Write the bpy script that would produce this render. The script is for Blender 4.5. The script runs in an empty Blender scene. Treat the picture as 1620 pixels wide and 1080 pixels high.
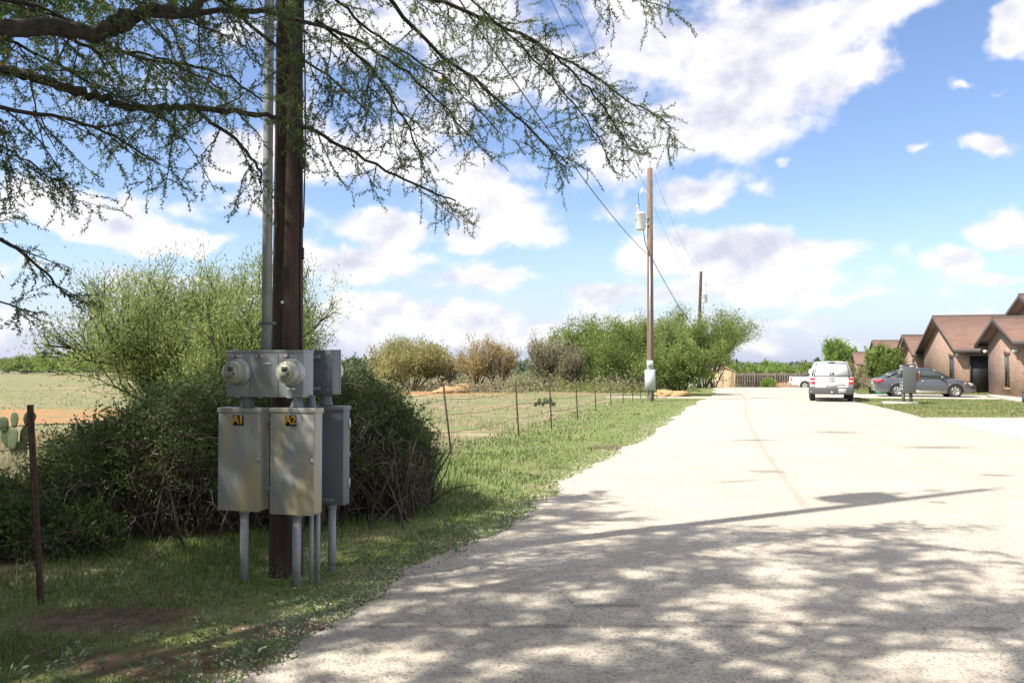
import bpy, math, random
import numpy as np
from mathutils import Vector, Matrix
R_ = random.Random(7)
rng = np.random.default_rng(11)
scene = bpy.context.scene
COL = scene.collection

# ---------------------------------------------------------------- camera
FPX = 1300.0; W0, H0 = 1620, 1080; EYE = 1.55; PITCH = math.atan(38 / FPX)
cd = bpy.data.cameras.new('camera'); cam = bpy.data.objects.new('camera', cd); COL.objects.link(cam)
cam.location = (0, 0, EYE); cam.rotation_euler = (math.pi / 2 + PITCH, 0, 0)
cd.sensor_width = 36; cd.lens = 36 * FPX / W0; cd.clip_start = .05; cd.clip_end = 20000
scene.camera = cam

# ---------------------------------------------------------------- light
SUN_EL = math.radians(50); SH = math.radians(25.5)      # shadows run right and slightly away
sdir = Vector((-math.cos(SH) * math.cos(SUN_EL), -math.sin(SH) * math.cos(SUN_EL), math.sin(SUN_EL)))
sl = bpy.data.lights.new('sun', 'SUN'); sl.energy = 5.0; sl.angle = math.radians(.75); sl.color = (1, .95, .86)
so = bpy.data.objects.new('sun', sl); COL.objects.link(so); so.rotation_euler = sdir.to_track_quat('Z', 'Y').to_euler()
so.location = (0, 0, 30)
scene.view_settings.view_transform = 'Standard'; scene.view_settings.look = 'None'
scene.view_settings.gamma = 1; scene.view_settings.exposure = EXPOSURE = 0.6
try: scene.cycles.use_denoising = True
except Exception: pass
scene.cycles.max_bounces = 6; scene.cycles.transparent_max_bounces = 8

world = bpy.data.worlds.new('World'); scene.world = world; world.use_nodes = True
nt = world.node_tree; nt.nodes.clear()
def N(tree, kind, **kw):
    n = tree.nodes.new(kind)
    for k, v in kw.items():
        if k.startswith('i_'): n.inputs[k[2:].replace('_', ' ')].default_value = v
        elif k.startswith('n_'): n.inputs[int(k[2:])].default_value = v
        else: setattr(n, k, v)
    return n
L = nt.links.new
out = N(nt, 'ShaderNodeOutputWorld'); bg = N(nt, 'ShaderNodeBackground'); bg.inputs[1].default_value = .115
sky = N(nt, 'ShaderNodeTexSky', sky_type='NISHITA', sun_disc=False, sun_elevation=SUN_EL,
        sun_rotation=math.atan2(sdir.x, sdir.y), air_density=1.0, dust_density=.6, ozone_density=2.2)
tc = N(nt, 'ShaderNodeTexCoord'); sep = N(nt, 'ShaderNodeSeparateXYZ'); L(tc.outputs['Generated'], sep.inputs[0])
az = N(nt, 'ShaderNodeMath', operation='ARCTAN2'); L(sep.outputs[0], az.inputs[0]); L(sep.outputs[1], az.inputs[1])
el = N(nt, 'ShaderNodeMath', operation='ARCSINE'); L(sep.outputs[2], el.inputs[0])
uv = N(nt, 'ShaderNodeCombineXYZ'); L(az.outputs[0], uv.inputs[0]); L(el.outputs[0], uv.inputs[1])
# cloud deck: noise stretched along the horizon, gathered into banks by a set of soft ellipses (azimuth, elevation)
BANKS = [ # px, py, rx, ry, rot(deg), strength  (in the photo's frame, turned into directions)
 (1190,110,215,140,-25,1.0),(1010,215,230,110,-20,1.0),(1330,110,100,50,-8,1.0),(1370,5,110,40,-8,.9),(1120,310,140,55,0,.95),(1240,300,60,30,0,.6),
 (1000,60,170,110,0,.8),(780,80,280,130,5,.8),(560,60,220,90,0,.7),(560,250,200,90,8,.9),(760,330,190,55,5,.85),(800,372,160,38,0,1.0),(620,370,120,45,0,.9),
 (120,340,150,55,14,1.1),(270,380,130,28,0,1.0),(30,330,80,40,0,.8),(360,230,150,60,0,.75),(200,140,80,60,0,.4),
 (1140,410,210,50,0,1.0),(980,450,160,36,0,.8),(1160,460,330,34,0,.8),(1320,470,160,22,0,.7),(760,440,300,28,0,.7),(640,500,360,36,0,.75),(1000,520,420,30,0,.6),
 (340,470,200,50,0,.6),(700,270,150,40,0,.7),(560,420,300,30,0,.8),(420,330,160,40,0,.6),(880,540,520,26,0,.6),(250,440,200,24,0,.6),(100,420,160,20,0,.5),(1250,500,240,16,0,.55),(930,330,110,22,0,.5),(1080,545,300,16,0,.6),(1530,500,120,22,-8,.65),(1615,30,60,50,0,1.0),(1530,125,50,20,4,.6),(1610,128,30,14,0,.5),(1610,205,60,26,0,.7),(1500,222,26,10,0,.4),
 (1590,362,95,46,6,1.05),(1490,410,62,28,-5,.8),(1550,438,60,20,-4,.8),(1615,440,30,16,0,.6),(1262,250,16,12,0,.4),(80,520,120,30,0,.3),
 (-500,200,420,160,0,.8),(-1300,300,500,160,0,.8),(2300,150,420,150,0,.8),(2900,350,400,120,0,.8),(2100,430,300,40,0,.8)]
nz0 = N(nt, 'ShaderNodeTexNoise', noise_dimensions='2D', i_Scale=7.0, i_Detail=4.0, i_Roughness=.6); L(uv.outputs[0], nz0.inputs['Vector'])
wsub = N(nt, 'ShaderNodeVectorMath', operation='SUBTRACT'); L(nz0.outputs['Color'], wsub.inputs[0]); wsub.inputs[1].default_value = (.5, .5, .5)
wma = N(nt, 'ShaderNodeVectorMath', operation='MULTIPLY_ADD'); L(wsub.outputs[0], wma.inputs[0]); wma.inputs[1].default_value = (.13, .07, 0); L(uv.outputs[0], wma.inputs[2])
prev = None
for (cx, cy, rx, ry, ro, s) in BANKS:
    ax = (cx - 810) / FPX; a = math.atan(ax) if abs(ax) < 2 else ax * .8
    e = math.atan((578 - cy) / FPX * math.cos(a)) if abs(ax) < 2 else (578 - cy) / FPX * .7
    k = math.cos(a) if abs(ax) < 2 else .8
    m = N(nt, 'ShaderNodeMapping', vector_type='TEXTURE'); L(wma.outputs[0], m.inputs[0])
    m.inputs[1].default_value = (a, e, 0); m.inputs[2].default_value = (0, 0, math.radians(-ro)); m.inputs[3].default_value = (rx / FPX * k * k, ry / FPX * k, 1)
    ln = N(nt, 'ShaderNodeVectorMath', operation='LENGTH'); L(m.outputs[0], ln.inputs[0])
    ma = N(nt, 'ShaderNodeMath', operation='MULTIPLY_ADD'); L(ln.outputs['Value'], ma.inputs[0]); ma.inputs[1].default_value = -s; ma.inputs[2].default_value = s
    if prev is None: prev = ma
    else:
        mx = N(nt, 'ShaderNodeMath', operation='SMOOTH_MAX'); mx.inputs[2].default_value = .25
        L(prev.outputs[0], mx.inputs[0]); L(ma.outputs[0], mx.inputs[1]); prev = mx
field = N(nt, 'ShaderNodeMath', operation='MAXIMUM'); L(prev.outputs[0], field.inputs[0]); field.inputs[1].default_value = -.6
eo = N(nt, 'ShaderNodeMapRange', interpolation_type='SMOOTHSTEP'); L(el.outputs[0], eo.inputs[0]); eo.inputs[1].default_value = .5; eo.inputs[2].default_value = .8; eo.inputs[3].default_value = -.6; eo.inputs[4].default_value = .45  # unseen cloud overhead and behind the view, added to whiten the ambient light
aa = N(nt, 'ShaderNodeMath', operation='ABSOLUTE'); L(az.outputs[0], aa.inputs[0]); ao = N(nt, 'ShaderNodeMapRange', interpolation_type='SMOOTHSTEP'); L(aa.outputs[0], ao.inputs[0]); ao.inputs[1].default_value = .85; ao.inputs[2].default_value = 1.4; ao.inputs[3].default_value = -.6; ao.inputs[4].default_value = .35
em = N(nt, 'ShaderNodeMath', operation='MAXIMUM'); L(eo.outputs[0], em.inputs[0]); L(ao.outputs[0], em.inputs[1])
fm = N(nt, 'ShaderNodeMath', operation='MAXIMUM'); L(field.outputs[0], fm.inputs[0]); L(em.outputs[0], fm.inputs[1]); field = fm
def fbm(dx, dy):
    m = N(nt, 'ShaderNodeMapping'); L(uv.outputs[0], m.inputs[0]); m.inputs[1].default_value = (dx, dy, 0); m.inputs[3].default_value = (1, 1.45, 1)
    f = N(nt, 'ShaderNodeTexNoise', noise_dimensions='2D', i_Scale=8.5, i_Detail=9.0, i_Roughness=.55, i_Distortion=.1); L(m.outputs[0], f.inputs['Vector']); return f
f1 = fbm(0, 0); f2 = fbm(.006, -.026)
dn = N(nt, 'ShaderNodeMath', operation='MULTIPLY_ADD'); L(f1.outputs['Fac'], dn.inputs[0]); dn.inputs[1].default_value = 1.7; dn.inputs[2].default_value = -.98
tot = N(nt, 'ShaderNodeMath', operation='ADD'); L(dn.outputs[0], tot.inputs[0]); L(field.outputs[0], tot.inputs[1])
cov = N(nt, 'ShaderNodeMapRange', interpolation_type='SMOOTHSTEP'); L(tot.outputs[0], cov.inputs[0]); cov.inputs[1].default_value = -.06; cov.inputs[2].default_value = .40
cov.inputs[3].default_value = 0; cov.inputs[4].default_value = .97
rel = N(nt, 'ShaderNodeMath', operation='SUBTRACT'); L(f1.outputs['Fac'], rel.inputs[0]); L(f2.outputs['Fac'], rel.inputs[1])
thick = N(nt, 'ShaderNodeMapRange'); L(tot.outputs[0], thick.inputs[0]); thick.inputs[1].default_value = .1; thick.inputs[2].default_value = 1.1; thick.inputs[3].default_value = .0; thick.inputs[4].default_value = .62
lit = N(nt, 'ShaderNodeMath', operation='MULTIPLY_ADD'); L(rel.outputs[0], lit.inputs[0]); lit.inputs[1].default_value = 4.2; lit.inputs[2].default_value = .95
lit2 = N(nt, 'ShaderNodeMath', operation='SUBTRACT', use_clamp=True); L(lit.outputs[0], lit2.inputs[0]); L(thick.outputs[0], lit2.inputs[1])
cc = N(nt, 'ShaderNodeMixRGB'); L(lit2.outputs[0], cc.inputs[0]); cc.inputs[1].default_value = (4.15, 4.2, 4.95, 1); cc.inputs[2].default_value = (6.5, 6.35, 6.5, 1)
hs = N(nt, 'ShaderNodeHueSaturation', i_Hue=.51, i_Saturation=1.06, i_Value=1.17); L(sky.outputs[0], hs.inputs['Color'])
# pale hazy air towards the horizon is lavender in the photo: thin cloud veil there
veil = N(nt, 'ShaderNodeMapRange', interpolation_type='SMOOTHSTEP'); L(el.outputs[0], veil.inputs[0]); veil.inputs[1].default_value = -.02; veil.inputs[2].default_value = .17
veil.inputs[3].default_value = .8; veil.inputs[4].default_value = 0
vm = N(nt, 'ShaderNodeMixRGB'); L(veil.outputs[0], vm.inputs[0]); L(hs.outputs[0], vm.inputs[1]); vm.inputs[2].default_value = (3.5, 3.85, 5.5, 1)
mixc = N(nt, 'ShaderNodeMixRGB'); L(cov.outputs[0], mixc.inputs[0]); L(vm.outputs[0], mixc.inputs[1]); L(cc.outputs[0], mixc.inputs[2])
L(mixc.outputs[0], bg.inputs[0]); L(bg.outputs[0], out.inputs[0])
try: world.cycles.sampling_method = 'MANUAL'; world.cycles.sample_map_resolution = 512
except Exception: pass

# ---------------------------------------------------------------- helpers
def gz(y, x=0.):
    return min(1, max(0, (x + 40) / 40)) * float(np.interp(y, [-50, 58, 75, 97, 140, 300, 1500], [0, 0, -.7, -1.2, -1.8, -3, -6]))
def pix(px, py, Z):
    'photo pixel at forward distance Z -> world point'
    cx = (px - 810) / FPX; cy = (540 - py) / FPX
    d = Vector((cx, math.cos(PITCH) - cy * math.sin(PITCH), math.sin(PITCH) + cy * math.cos(PITCH)))
    return Vector((0, 0, EYE)) + d * (Z / d.y)
E1 = Vector((.9655, -.2605, 0)); E2 = Vector((.2605, .9655, 0)); UP = Vector((0, 0, 1)); ROT = -math.radians(15.1)

class G:
    def __init__(s): s.v = []; s.f = []; s.n = 0
    def add(s, v, f, m=0):
        v = np.asarray(v, dtype=float).reshape(-1, 3)
        if len(f) == 0: return s
        if isinstance(f, np.ndarray): s.f.append((f + s.n, m))
        else:
            byk = {}
            for q in f: byk.setdefault(len(q), []).append(q)
            for q in byk.values(): s.f.append((np.array(q) + s.n, m))
        s.v.append(v); s.n += len(v); return s
    def box(s, c, d, R=None, m=0):
        c = np.array(c, float); d = np.array(d, float) / 2
        p = np.array([[x, y, z] for x in (-1, 1) for y in (-1, 1) for z in (-1, 1)], float) * d
        if R is not None: p = p @ np.array(R.to_3x3()).T
        return s.add(p + c, [(0, 1, 3, 2), (4, 6, 7, 5), (0, 4, 5, 1), (2, 3, 7, 6), (0, 2, 6, 4), (1, 5, 7, 3)], m)
    def tube(s, pts, r, k=8, m=0, cap=True):
        p = np.array([list(q) for q in pts], float); n = len(p)
        r = np.full(n, r, float) if np.isscalar(r) else np.array(r, float)
        t = np.gradient(p, axis=0); t /= np.linalg.norm(t, axis=1)[:, None] + 1e-9
        ref = np.array([.31, .22, .93]) if abs(t.mean(0)[2]) < .8 else np.array([.93, .31, .1])
        a = np.cross(t, ref); a /= np.linalg.norm(a, axis=1)[:, None] + 1e-9; b = np.cross(t, a)
        th = np.arange(k) * 2 * math.pi / k
        ring = p[:, None, :] + r[:, None, None] * (a[:, None, :] * np.cos(th)[None, :, None] + b[:, None, :] * np.sin(th)[None, :, None])
        i = np.arange(n - 1)[:, None] * k; j = np.arange(k)[None, :]; j2 = (j + 1) % k
        f = np.stack([i + j, i + j2, i + k + j2, i + k + j], -1).reshape(-1, 4)
        base = s.n; s.add(ring.reshape(-1, 3), f, m)
        if cap and k > 3:
            s.f.append((np.array([[base + q for q in range(k)][::-1]]), m)); s.f.append((np.array([[base + (n - 1) * k + q for q in range(k)]]), m))
        return s
    def cyl(s, p0, p1, r0, r1=None, k=16, m=0): return s.tube([p0, p1], [r0, r0 if r1 is None else r1], k, m)
    def lathe(s, prof, c=(0, 0, 0), axis=(0, 0, 1), k=20, m=0):
        'prof: list of (r, h) along axis'
        ax = Vector(axis).normalized(); M = ax.to_track_quat('Z', 'Y').to_matrix()
        v = []; 
        for (r, h) in prof:
            for i in range(k):
                t = 2 * math.pi * i / k; v.append(list(Vector(c) + M @ Vector((r * math.cos(t), r * math.sin(t), h))))
        f = [(i * k + j, i * k + (j + 1) % k, (i + 1) * k + (j + 1) % k, (i + 1) * k + j) for i in range(len(prof) - 1) for j in range(k)]
        f.append(tuple(range(k))[::-1]); f.append(tuple((len(prof) - 1) * k + j for j in range(k)))
        return s.add(v, f, m)
    def prism(s, poly, o, ux, uy, depth, m=0):
        'polygon in the plane (o, ux, uy) pushed along ux x uy by depth'
        o = Vector(o); ux = Vector(ux); uy = Vector(uy); nn = ux.cross(uy).normalized() * depth; n = len(poly)
        v = [list(o + ux * a + uy * b) for a, b in poly] + [list(o + ux * a + uy * b + nn) for a, b in poly]
        f = [tuple(range(n))[::-1], tuple(range(n, 2 * n))] + [(i, (i + 1) % n, n + (i + 1) % n, n + i) for i in range(n)]
        return s.add(v, f, m)
    def leaves(s, P, D, Ln, Wd, m=0):
        n = len(P)
        if n == 0: return s
        D = D / (np.linalg.norm(D, axis=1)[:, None] + 1e-9)
        S = np.cross(D, rng.normal(size=(n, 3))); S /= np.linalg.norm(S, axis=1)[:, None] + 1e-9
        Ln = np.broadcast_to(Ln, n)[:, None]; Wd = np.broadcast_to(Wd, n)[:, None]
        v = np.stack([P, P + D * Ln * .5 + S * Wd * .5, P + D * Ln, P + D * Ln * .5 - S * Wd * .5], 1).reshape(-1, 3)
        return s.add(v, np.arange(4 * n).reshape(n, 4), m)
    def build(s, name, mats, parent=None, org=(0, 0, 0), smooth=False, uv=False, bevel=0):
        me = bpy.data.meshes.new(name)
        V = np.concatenate(s.v) - np.array(list(org), float)
        me.vertices.add(len(V)); me.vertices.foreach_set('co', V.ravel().astype(np.float32))
        idx = np.concatenate([f.ravel() for f, _ in s.f]); tot = np.concatenate([np.full(len(f), f.shape[1]) for f, _ in s.f])
        mi = np.concatenate([np.full(len(f), m) for f, m in s.f])
        me.loops.add(len(idx)); me.loops.foreach_set('vertex_index', idx.astype(np.int32))
        me.polygons.add(len(tot)); st = np.concatenate([[0], np.cumsum(tot)[:-1]])
        me.polygons.foreach_set('loop_start', st.astype(np.int32)); me.polygons.foreach_set('loop_total', tot.astype(np.int32))
        me.polygons.foreach_set('material_index', mi.astype(np.int32))
        me.update(calc_edges=True); me.validate()
        if smooth: me.polygons.foreach_set('use_smooth', [True] * len(me.polygons))
        mats = mats if isinstance(mats, (list, tuple)) else [mats]
        for m in mats: me.materials.append(m)
        if uv:
            l = me.uv_layers.new(name='wall'); 
            for p in me.polygons:
                n = p.normal; t = UP.cross(n)
                t = Vector((1, 0, 0)) if t.length < .05 else t.normalized()
                b = n.cross(t)
                for li in p.loop_indices:
                    c = me.vertices[me.loops[li].vertex_index].co; l.data[li].uv = (c.dot(t), c.dot(b))
        o = bpy.data.objects.new(name, me); COL.objects.link(o)
        if parent is not None: o.parent = parent
        else: o.location = org
        if bevel:
            b = o.modifiers.new('edge', 'BEVEL'); b.width = bevel; b.segments = 2; b.limit_method = 'ANGLE'
        return o
def tag(o, label=None, cat=None, group=None, kind=None):
    if label: o['label'] = label
    if cat: o['category'] = cat
    if group: o['group'] = group
    if kind: o['kind'] = kind
    return o
def thing(name, loc, label, cat, group=None, rotz=0):
    o = bpy.data.objects.new(name, None); COL.objects.link(o); o.location = loc; o.rotation_euler = (0, 0, rotz); o.empty_display_size = .2
    return tag(o, label, cat, group)
def copy_tree(o, parent=None):
    c = o.copy(); COL.objects.link(c); c.parent = parent
    for ch in list(o.children): copy_tree(ch, c)
    return c

# ---------------------------------------------------------------- materials
def mat(name, col, rough=.6, metal=0, col2=None, scale=5, bump=0, bscale=40, spots=None, swid=.12, spec=.5, coat=0, detail=6, stretch=None, lo=.35, hi=.65):
    m = bpy.data.materials.new(name); m.use_nodes = True; t = m.node_tree; b = t.nodes['Principled BSDF']
    b.inputs['Base Color'].default_value = (*col, 1); b.inputs['Roughness'].default_value = rough; b.inputs['Metallic'].default_value = metal
    b.inputs['Specular IOR Level'].default_value = spec; b.inputs['Coat Weight'].default_value = coat
    tcn = N(t, 'ShaderNodeTexCoord'); src = tcn.outputs['Object']
    if stretch:
        mp = N(t, 'ShaderNodeMapping'); mp.inputs[3].default_value = stretch; t.links.new(src, mp.inputs[0]); src = mp.outputs[0]
    last = None
    if col2 is not None:
        nz = N(t, 'ShaderNodeTexNoise', i_Scale=scale, i_Detail=detail, i_Roughness=.6); t.links.new(src, nz.inputs['Vector'])
        mr = N(t, 'ShaderNodeMapRange'); mr.inputs[1].default_value = lo; mr.inputs[2].default_value = hi; t.links.new(nz.outputs['Fac'], mr.inputs[0])
        mx = N(t, 'ShaderNodeMixRGB'); mx.inputs[1].default_value = (*col, 1); mx.inputs[2].default_value = (*col2, 1); t.links.new(mr.outputs[0], mx.inputs[0]); last = mx
    if spots is not None:
        c3, sc, th = spots
        nz = N(t, 'ShaderNodeTexNoise', i_Scale=sc, i_Detail=5.0, i_Roughness=.65); t.links.new(tcn.outputs['Object'], nz.inputs['Vector'])
        mr = N(t, 'ShaderNodeMapRange'); mr.inputs[1].default_value = th; mr.inputs[2].default_value = th + swid; t.links.new(nz.outputs['Fac'], mr.inputs[0])
        mx = N(t, 'ShaderNodeMixRGB'); mx.inputs[2].default_value = (*c3, 1); t.links.new(mr.outputs[0], mx.inputs[0])
        if swid > .2: sm = N(t, 'ShaderNodeMapping'); sm.inputs[3].default_value = (1.3, 1.3, .45); t.links.new(tcn.outputs['Object'], sm.inputs[0]); t.links.new(sm.outputs[0], nz.inputs['Vector'])
        if last: t.links.new(last.outputs[0], mx.inputs[1])
        else: mx.inputs[1].default_value = (*col, 1)
        last = mx
    if last: t.links.new(last.outputs[0], b.inputs['Base Color'])
    if bump:
        nz = N(t, 'ShaderNodeTexNoise', i_Scale=bscale, i_Detail=5.0); t.links.new(src, nz.inputs['Vector'])
        bp = N(t, 'ShaderNodeBump', i_Strength=bump, i_Distance=.01); t.links.new(nz.outputs['Fac'], bp.inputs['Height']); t.links.new(bp.outputs[0], b.inputs['Normal'])
    return m
def leafmat(name, cols, trans=.35, clump=1.2, rough=.55):
    'cols: three base colours, picked leaf by leaf and clump by clump'
    m = bpy.data.materials.new(name); m.use_nodes = True; t = m.node_tree; b = t.nodes['Principled BSDF']
    ge = N(t, 'ShaderNodeNewGeometry'); tcn = N(t, 'ShaderNodeTexCoord')
    nz = N(t, 'ShaderNodeTexNoise', i_Scale=clump, i_Detail=2.0); t.links.new(tcn.outputs['Object'], nz.inputs['Vector'])
    ad = N(t, 'ShaderNodeMath', operation='MULTIPLY_ADD'); t.links.new(ge.outputs['Random Per Island'], ad.inputs[0]); ad.inputs[1].default_value = .6; 
    mr = N(t, 'ShaderNodeMapRange'); t.links.new(nz.outputs['Fac'], mr.inputs[0]); mr.inputs[1].default_value = .35; mr.inputs[2].default_value = .65; mr.inputs[3].default_value = 0; mr.inputs[4].default_value = .4
    t.links.new(mr.outputs[0], ad.inputs[2])
    cr = N(t, 'ShaderNodeValToRGB'); e = cr.color_ramp.elements; e[0].color = (*cols[0], 1); e[1].color = (*cols[2], 1); e[0].position = .1; e[1].position = .92
    x = e.new(.5); x.color = (*cols[1], 1)
    t.links.new(ad.outputs[0], cr.inputs[0]); t.links.new(cr.outputs[0], b.inputs['Base Color']); b.inputs['Roughness'].default_value = rough; b.inputs['Specular IOR Level'].default_value = .3
    tr = N(t, 'ShaderNodeBsdfTranslucent'); t.links.new(cr.outputs[0], tr.inputs[0]); mx = N(t, 'ShaderNodeMixShader'); mx.inputs[0].default_value = trans
    t.links.new(b.outputs[0], mx.inputs[1]); t.links.new(tr.outputs[0], mx.inputs[2]); t.links.new(mx.outputs[0], t.nodes['Material Output'].inputs[0])
    return m
M = {}
M['bark'] = mat('bark', (.060, .047, .038), .9, col2=(.022, .018, .016), scale=25, bump=.5, bscale=60)
M['twig'] = mat('twig', (.085, .062, .045), .9)
M['drytwig'] = mat('dry_twig', (.42, .35, .29), .9, col2=(.22, .18, .145), scale=4)
M['polewood'] = mat('creosote_wood', (.085, .050, .036), .85, col2=(.035, .022, .018), scale=6, bump=.8, bscale=30, stretch=(6, 6, .35))
M['palewood'] = mat('weathered_pole', (.25, .17, .11), .85, col2=(.13, .085, .06), scale=5, bump=.6, bscale=30, stretch=(6, 6, .3))
M['greymetal'] = mat('grey_enamel', (.29, .32, .345), .42, col2=(.235, .265, .29), scale=3, spots=((.47, .40, .25), 3.2, .40), swid=.24, spec=.5)
M['panelgrey'] = mat('meter_panel_grey', (.29, .315, .335), .45, col2=(.245, .27, .29), scale=4)
M['darkshademetal'] = mat('dark_shaded_grey_metal', (.15, .165, .185), .5, col2=(.125, .14, .155), scale=4)  # dark fittings; on the box backs the darker grey stands for shade
M['pvc'] = mat('grey_pvc', (.33, .34, .35), .5, col2=(.26, .27, .28), scale=7)
M['galv'] = mat('galvanised', (.48, .50, .52), .4, .5, col2=(.38, .40, .42), scale=12)
M['white'] = mat('white_paint', (.8, .8, .79), .25, coat=.6)
M['porcelain'] = mat('transformer_paint', (.62, .66, .65), .35, coat=.2)
M['black'] = mat('black_rubber', (.018, .018, .018), .7)
M['tyre'] = mat('tyre_rubber', (.028, .027, .026), .85, bump=.3, bscale=80)
M['cable'] = mat('black_cable', (.02, .02, .022), .6)
M['rust'] = mat('rusty_steel', (.10, .055, .036), .9, col2=(.045, .026, .02), scale=20)
M['fencerust'] = mat('rusty_wire', (.10, .065, .05), .8)
M['glass'] = mat('window_glass', (.03, .04, .04), .06, spec=.8)
M['carglass'] = mat('car_glass', (.06, .07, .07), .05, spec=.9)
M['glassdome'] = mat('meter_cover', (.34, .35, .27), .1, coat=.8)
M['meterface'] = mat('meter_face', (.42, .42, .34), .5)
M['red'] = mat('tail_light_red', (.55, .02, .02), .2, coat=.8)
M['amber'] = mat('amber_lens', (.75, .22, .04), .25, coat=.6)
M['clear'] = mat('clear_lens', (.65, .65, .62), .2, coat=.8)
M['plate'] = mat('white_plate', (.75, .75, .73), .4)
M['gold'] = mat('gold_letter', (.62, .33, .03), .5)
M['ink'] = mat('black_ink', (.015, .015, .015), .6)
M['sticker'] = mat('pale_sticker', (.55, .52, .52), .5, col2=(.5, .3, .3), scale=60)
M['fascia'] = mat('brown_fascia', (.075, .058, .05), .6)
M['concrete'] = mat('concrete', (.53, .485, .40), .85, col2=(.45, .41, .34), scale=1.5, bump=.15, bscale=60)
M['sedan'] = mat('grey_metallic', (.13, .142, .16), .3, .5, coat=.7)
M['sill'] = mat('dusty_sill', (.26, .24, .19), .5)
M['rim'] = mat('alloy', (.34, .335, .32), .3, .7)
M['plastic'] = mat('dark_plastic', (.085, .085, .088), .55)
M['mailgrey'] = mat('mailbox_grey', (.095, .098, .10), .55)
M['shed'] = mat('tan_siding', (.62, .49, .29), .8)
M['picket'] = mat('weathered_picket', (.20, .155, .13), .9, col2=(.12, .095, .08), scale=3, stretch=(4, 4, .4))
M['palebox'] = mat('pale_enamel', (.50, .54, .55), .55, col2=(.45, .49, .50), scale=4)
M['tangle'] = leafmat('dry_tangle', [(.07, .055, .042), (.12, .095, .07), (.24, .20, .15)], .15, 3, .8)
M['litter'] = leafmat('leaf_litter', [(.09, .055, .035), (.20, .13, .08), (.38, .29, .18)], .1, 3, .9)
M['rock'] = mat('orange_sandstone', (.52, .34, .17), .9, col2=(.40, .24, .11), scale=3, bump=.6, bscale=8)
M['cactus'] = mat('prickly_pear', (.055, .085, .035), .8, col2=(.10, .12, .055), scale=9)
M['soil'] = mat('soil', (.30, .18, .10), .95, col2=(.2, .13, .08), scale=5)
M['teal'] = mat('teal_plastic', (.02, .35, .28), .4)
M['copper'] = mat('orange_brown_sheet', (.55, .22, .04), .5, col2=(.30, .11, .03), scale=6)
M['gravel'] = mat('limestone_chip', (.60, .55, .47), .9, col2=(.36, .33, .30), scale=9)
M['leafnear'] = leafmat('mesquite_leaf', [(.07, .115, .045), (.12, .19, .065), (.22, .29, .10)], .55, 1.5)
M['leafbush'] = leafmat('bush_leaf', [(.045, .075, .022), (.085, .125, .035), (.17, .22, .07)], .35, 2.0)
M['leafhui'] = leafmat('huisache_leaf', [(.19, .24, .07), (.31, .38, .12), (.44, .49, .20)], .5, 1.0)
M['leafgreen'] = leafmat('green_leaf', [(.13, .18, .045), (.225, .30, .07), (.36, .43, .13)], .45, .8)
M['leaflime'] = leafmat('bright_leaf', [(.14, .23, .04), (.22, .34, .055), (.31, .42, .10)], .4, .6)
M['leafyel'] = leafmat('yellow_green_leaf', [(.27, .26, .10), (.40, .38, .15), (.48, .45, .22)], .4, 1.0)
M['leaforg'] = leafmat('orange_leaf', [(.40, .29, .13), (.54, .39, .19), (.44, .44, .20)], .4, 1.0)
M['leafbrn'] = leafmat('brown_leaf', [(.26, .23, .14), (.36, .32, .20), (.44, .41, .26)], .3, 1.0)
M['pod'] = mat('orange_pod', (.7, .25, .03), .6)
M['grass'] = leafmat('grass_blade', [(.075, .125, .03), (.14, .215, .055), (.30, .31, .13)], .3, .5, .6)
M['drygrass'] = leafmat('dry_grass_blade', [(.27, .27, .14), (.44, .37, .23), (.55, .46, .31)], .3, .35, .7)
M['lawnblade'] = leafmat('lawn_blade', [(.15, .20, .07), (.22, .26, .09), (.38, .34, .18)], .3, .5, .6)
M['weed'] = leafmat('weed_leaf', [(.10, .16, .07), (.16, .23, .11), (.24, .30, .17)], .3, 3)
M['woods'] = leafmat('far_wood_leaf', [(.06, .10, .05), (.09, .14, .065), (.12, .17, .08)], .2, .05)

def brickmat():
    m = bpy.data.materials.new('brick'); m.use_nodes = True; t = m.node_tree; b = t.nodes['Principled BSDF']; l = t.links.new
    u = N(t, 'ShaderNodeUVMap', uv_map='wall')
    br = N(t, 'ShaderNodeTexBrick', i_Scale=1.0); br.inputs['Brick Width'].default_value = .24; br.inputs['Row Height'].default_value = .088
    br.inputs['Mortar Size'].default_value = .010; br.inputs['Color1'].default_value = (.36, .19, .135, 1); br.inputs['Color2'].default_value = (.21, .125, .095, 1)
    br.inputs['Mortar'].default_value = (.50, .43, .36, 1); br.inputs['Bias'].default_value = -.1; l(u.outputs[0], br.inputs['Vector'])
    nz = N(t, 'ShaderNodeTexNoise', i_Scale=3.5, i_Detail=3.0); l(u.outputs[0], nz.inputs['Vector'])
    mr = N(t, 'ShaderNodeMapRange'); mr.inputs[1].default_value = .5; mr.inputs[2].default_value = .7; mr.inputs[4].default_value = .5; l(nz.outputs[0], mr.inputs[0])
    mx = N(t, 'ShaderNodeMixRGB'); l(mr.outputs[0], mx.inputs[0]); l(br.outputs['Color'], mx.inputs[1]); mx.inputs[2].default_value = (.50, .31, .19, 1)
    l(mx.outputs[0], b.inputs['Base Color']); b.inputs['Roughness'].default_value = .9
    bp = N(t, 'ShaderNodeBump', i_Strength=.5, i_Distance=.01); l(br.outputs['Fac'], bp.inputs['Height']); bp.invert = True; l(bp.outputs[0], b.inputs['Normal'])
    return m
M['brick'] = brickmat()
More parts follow.
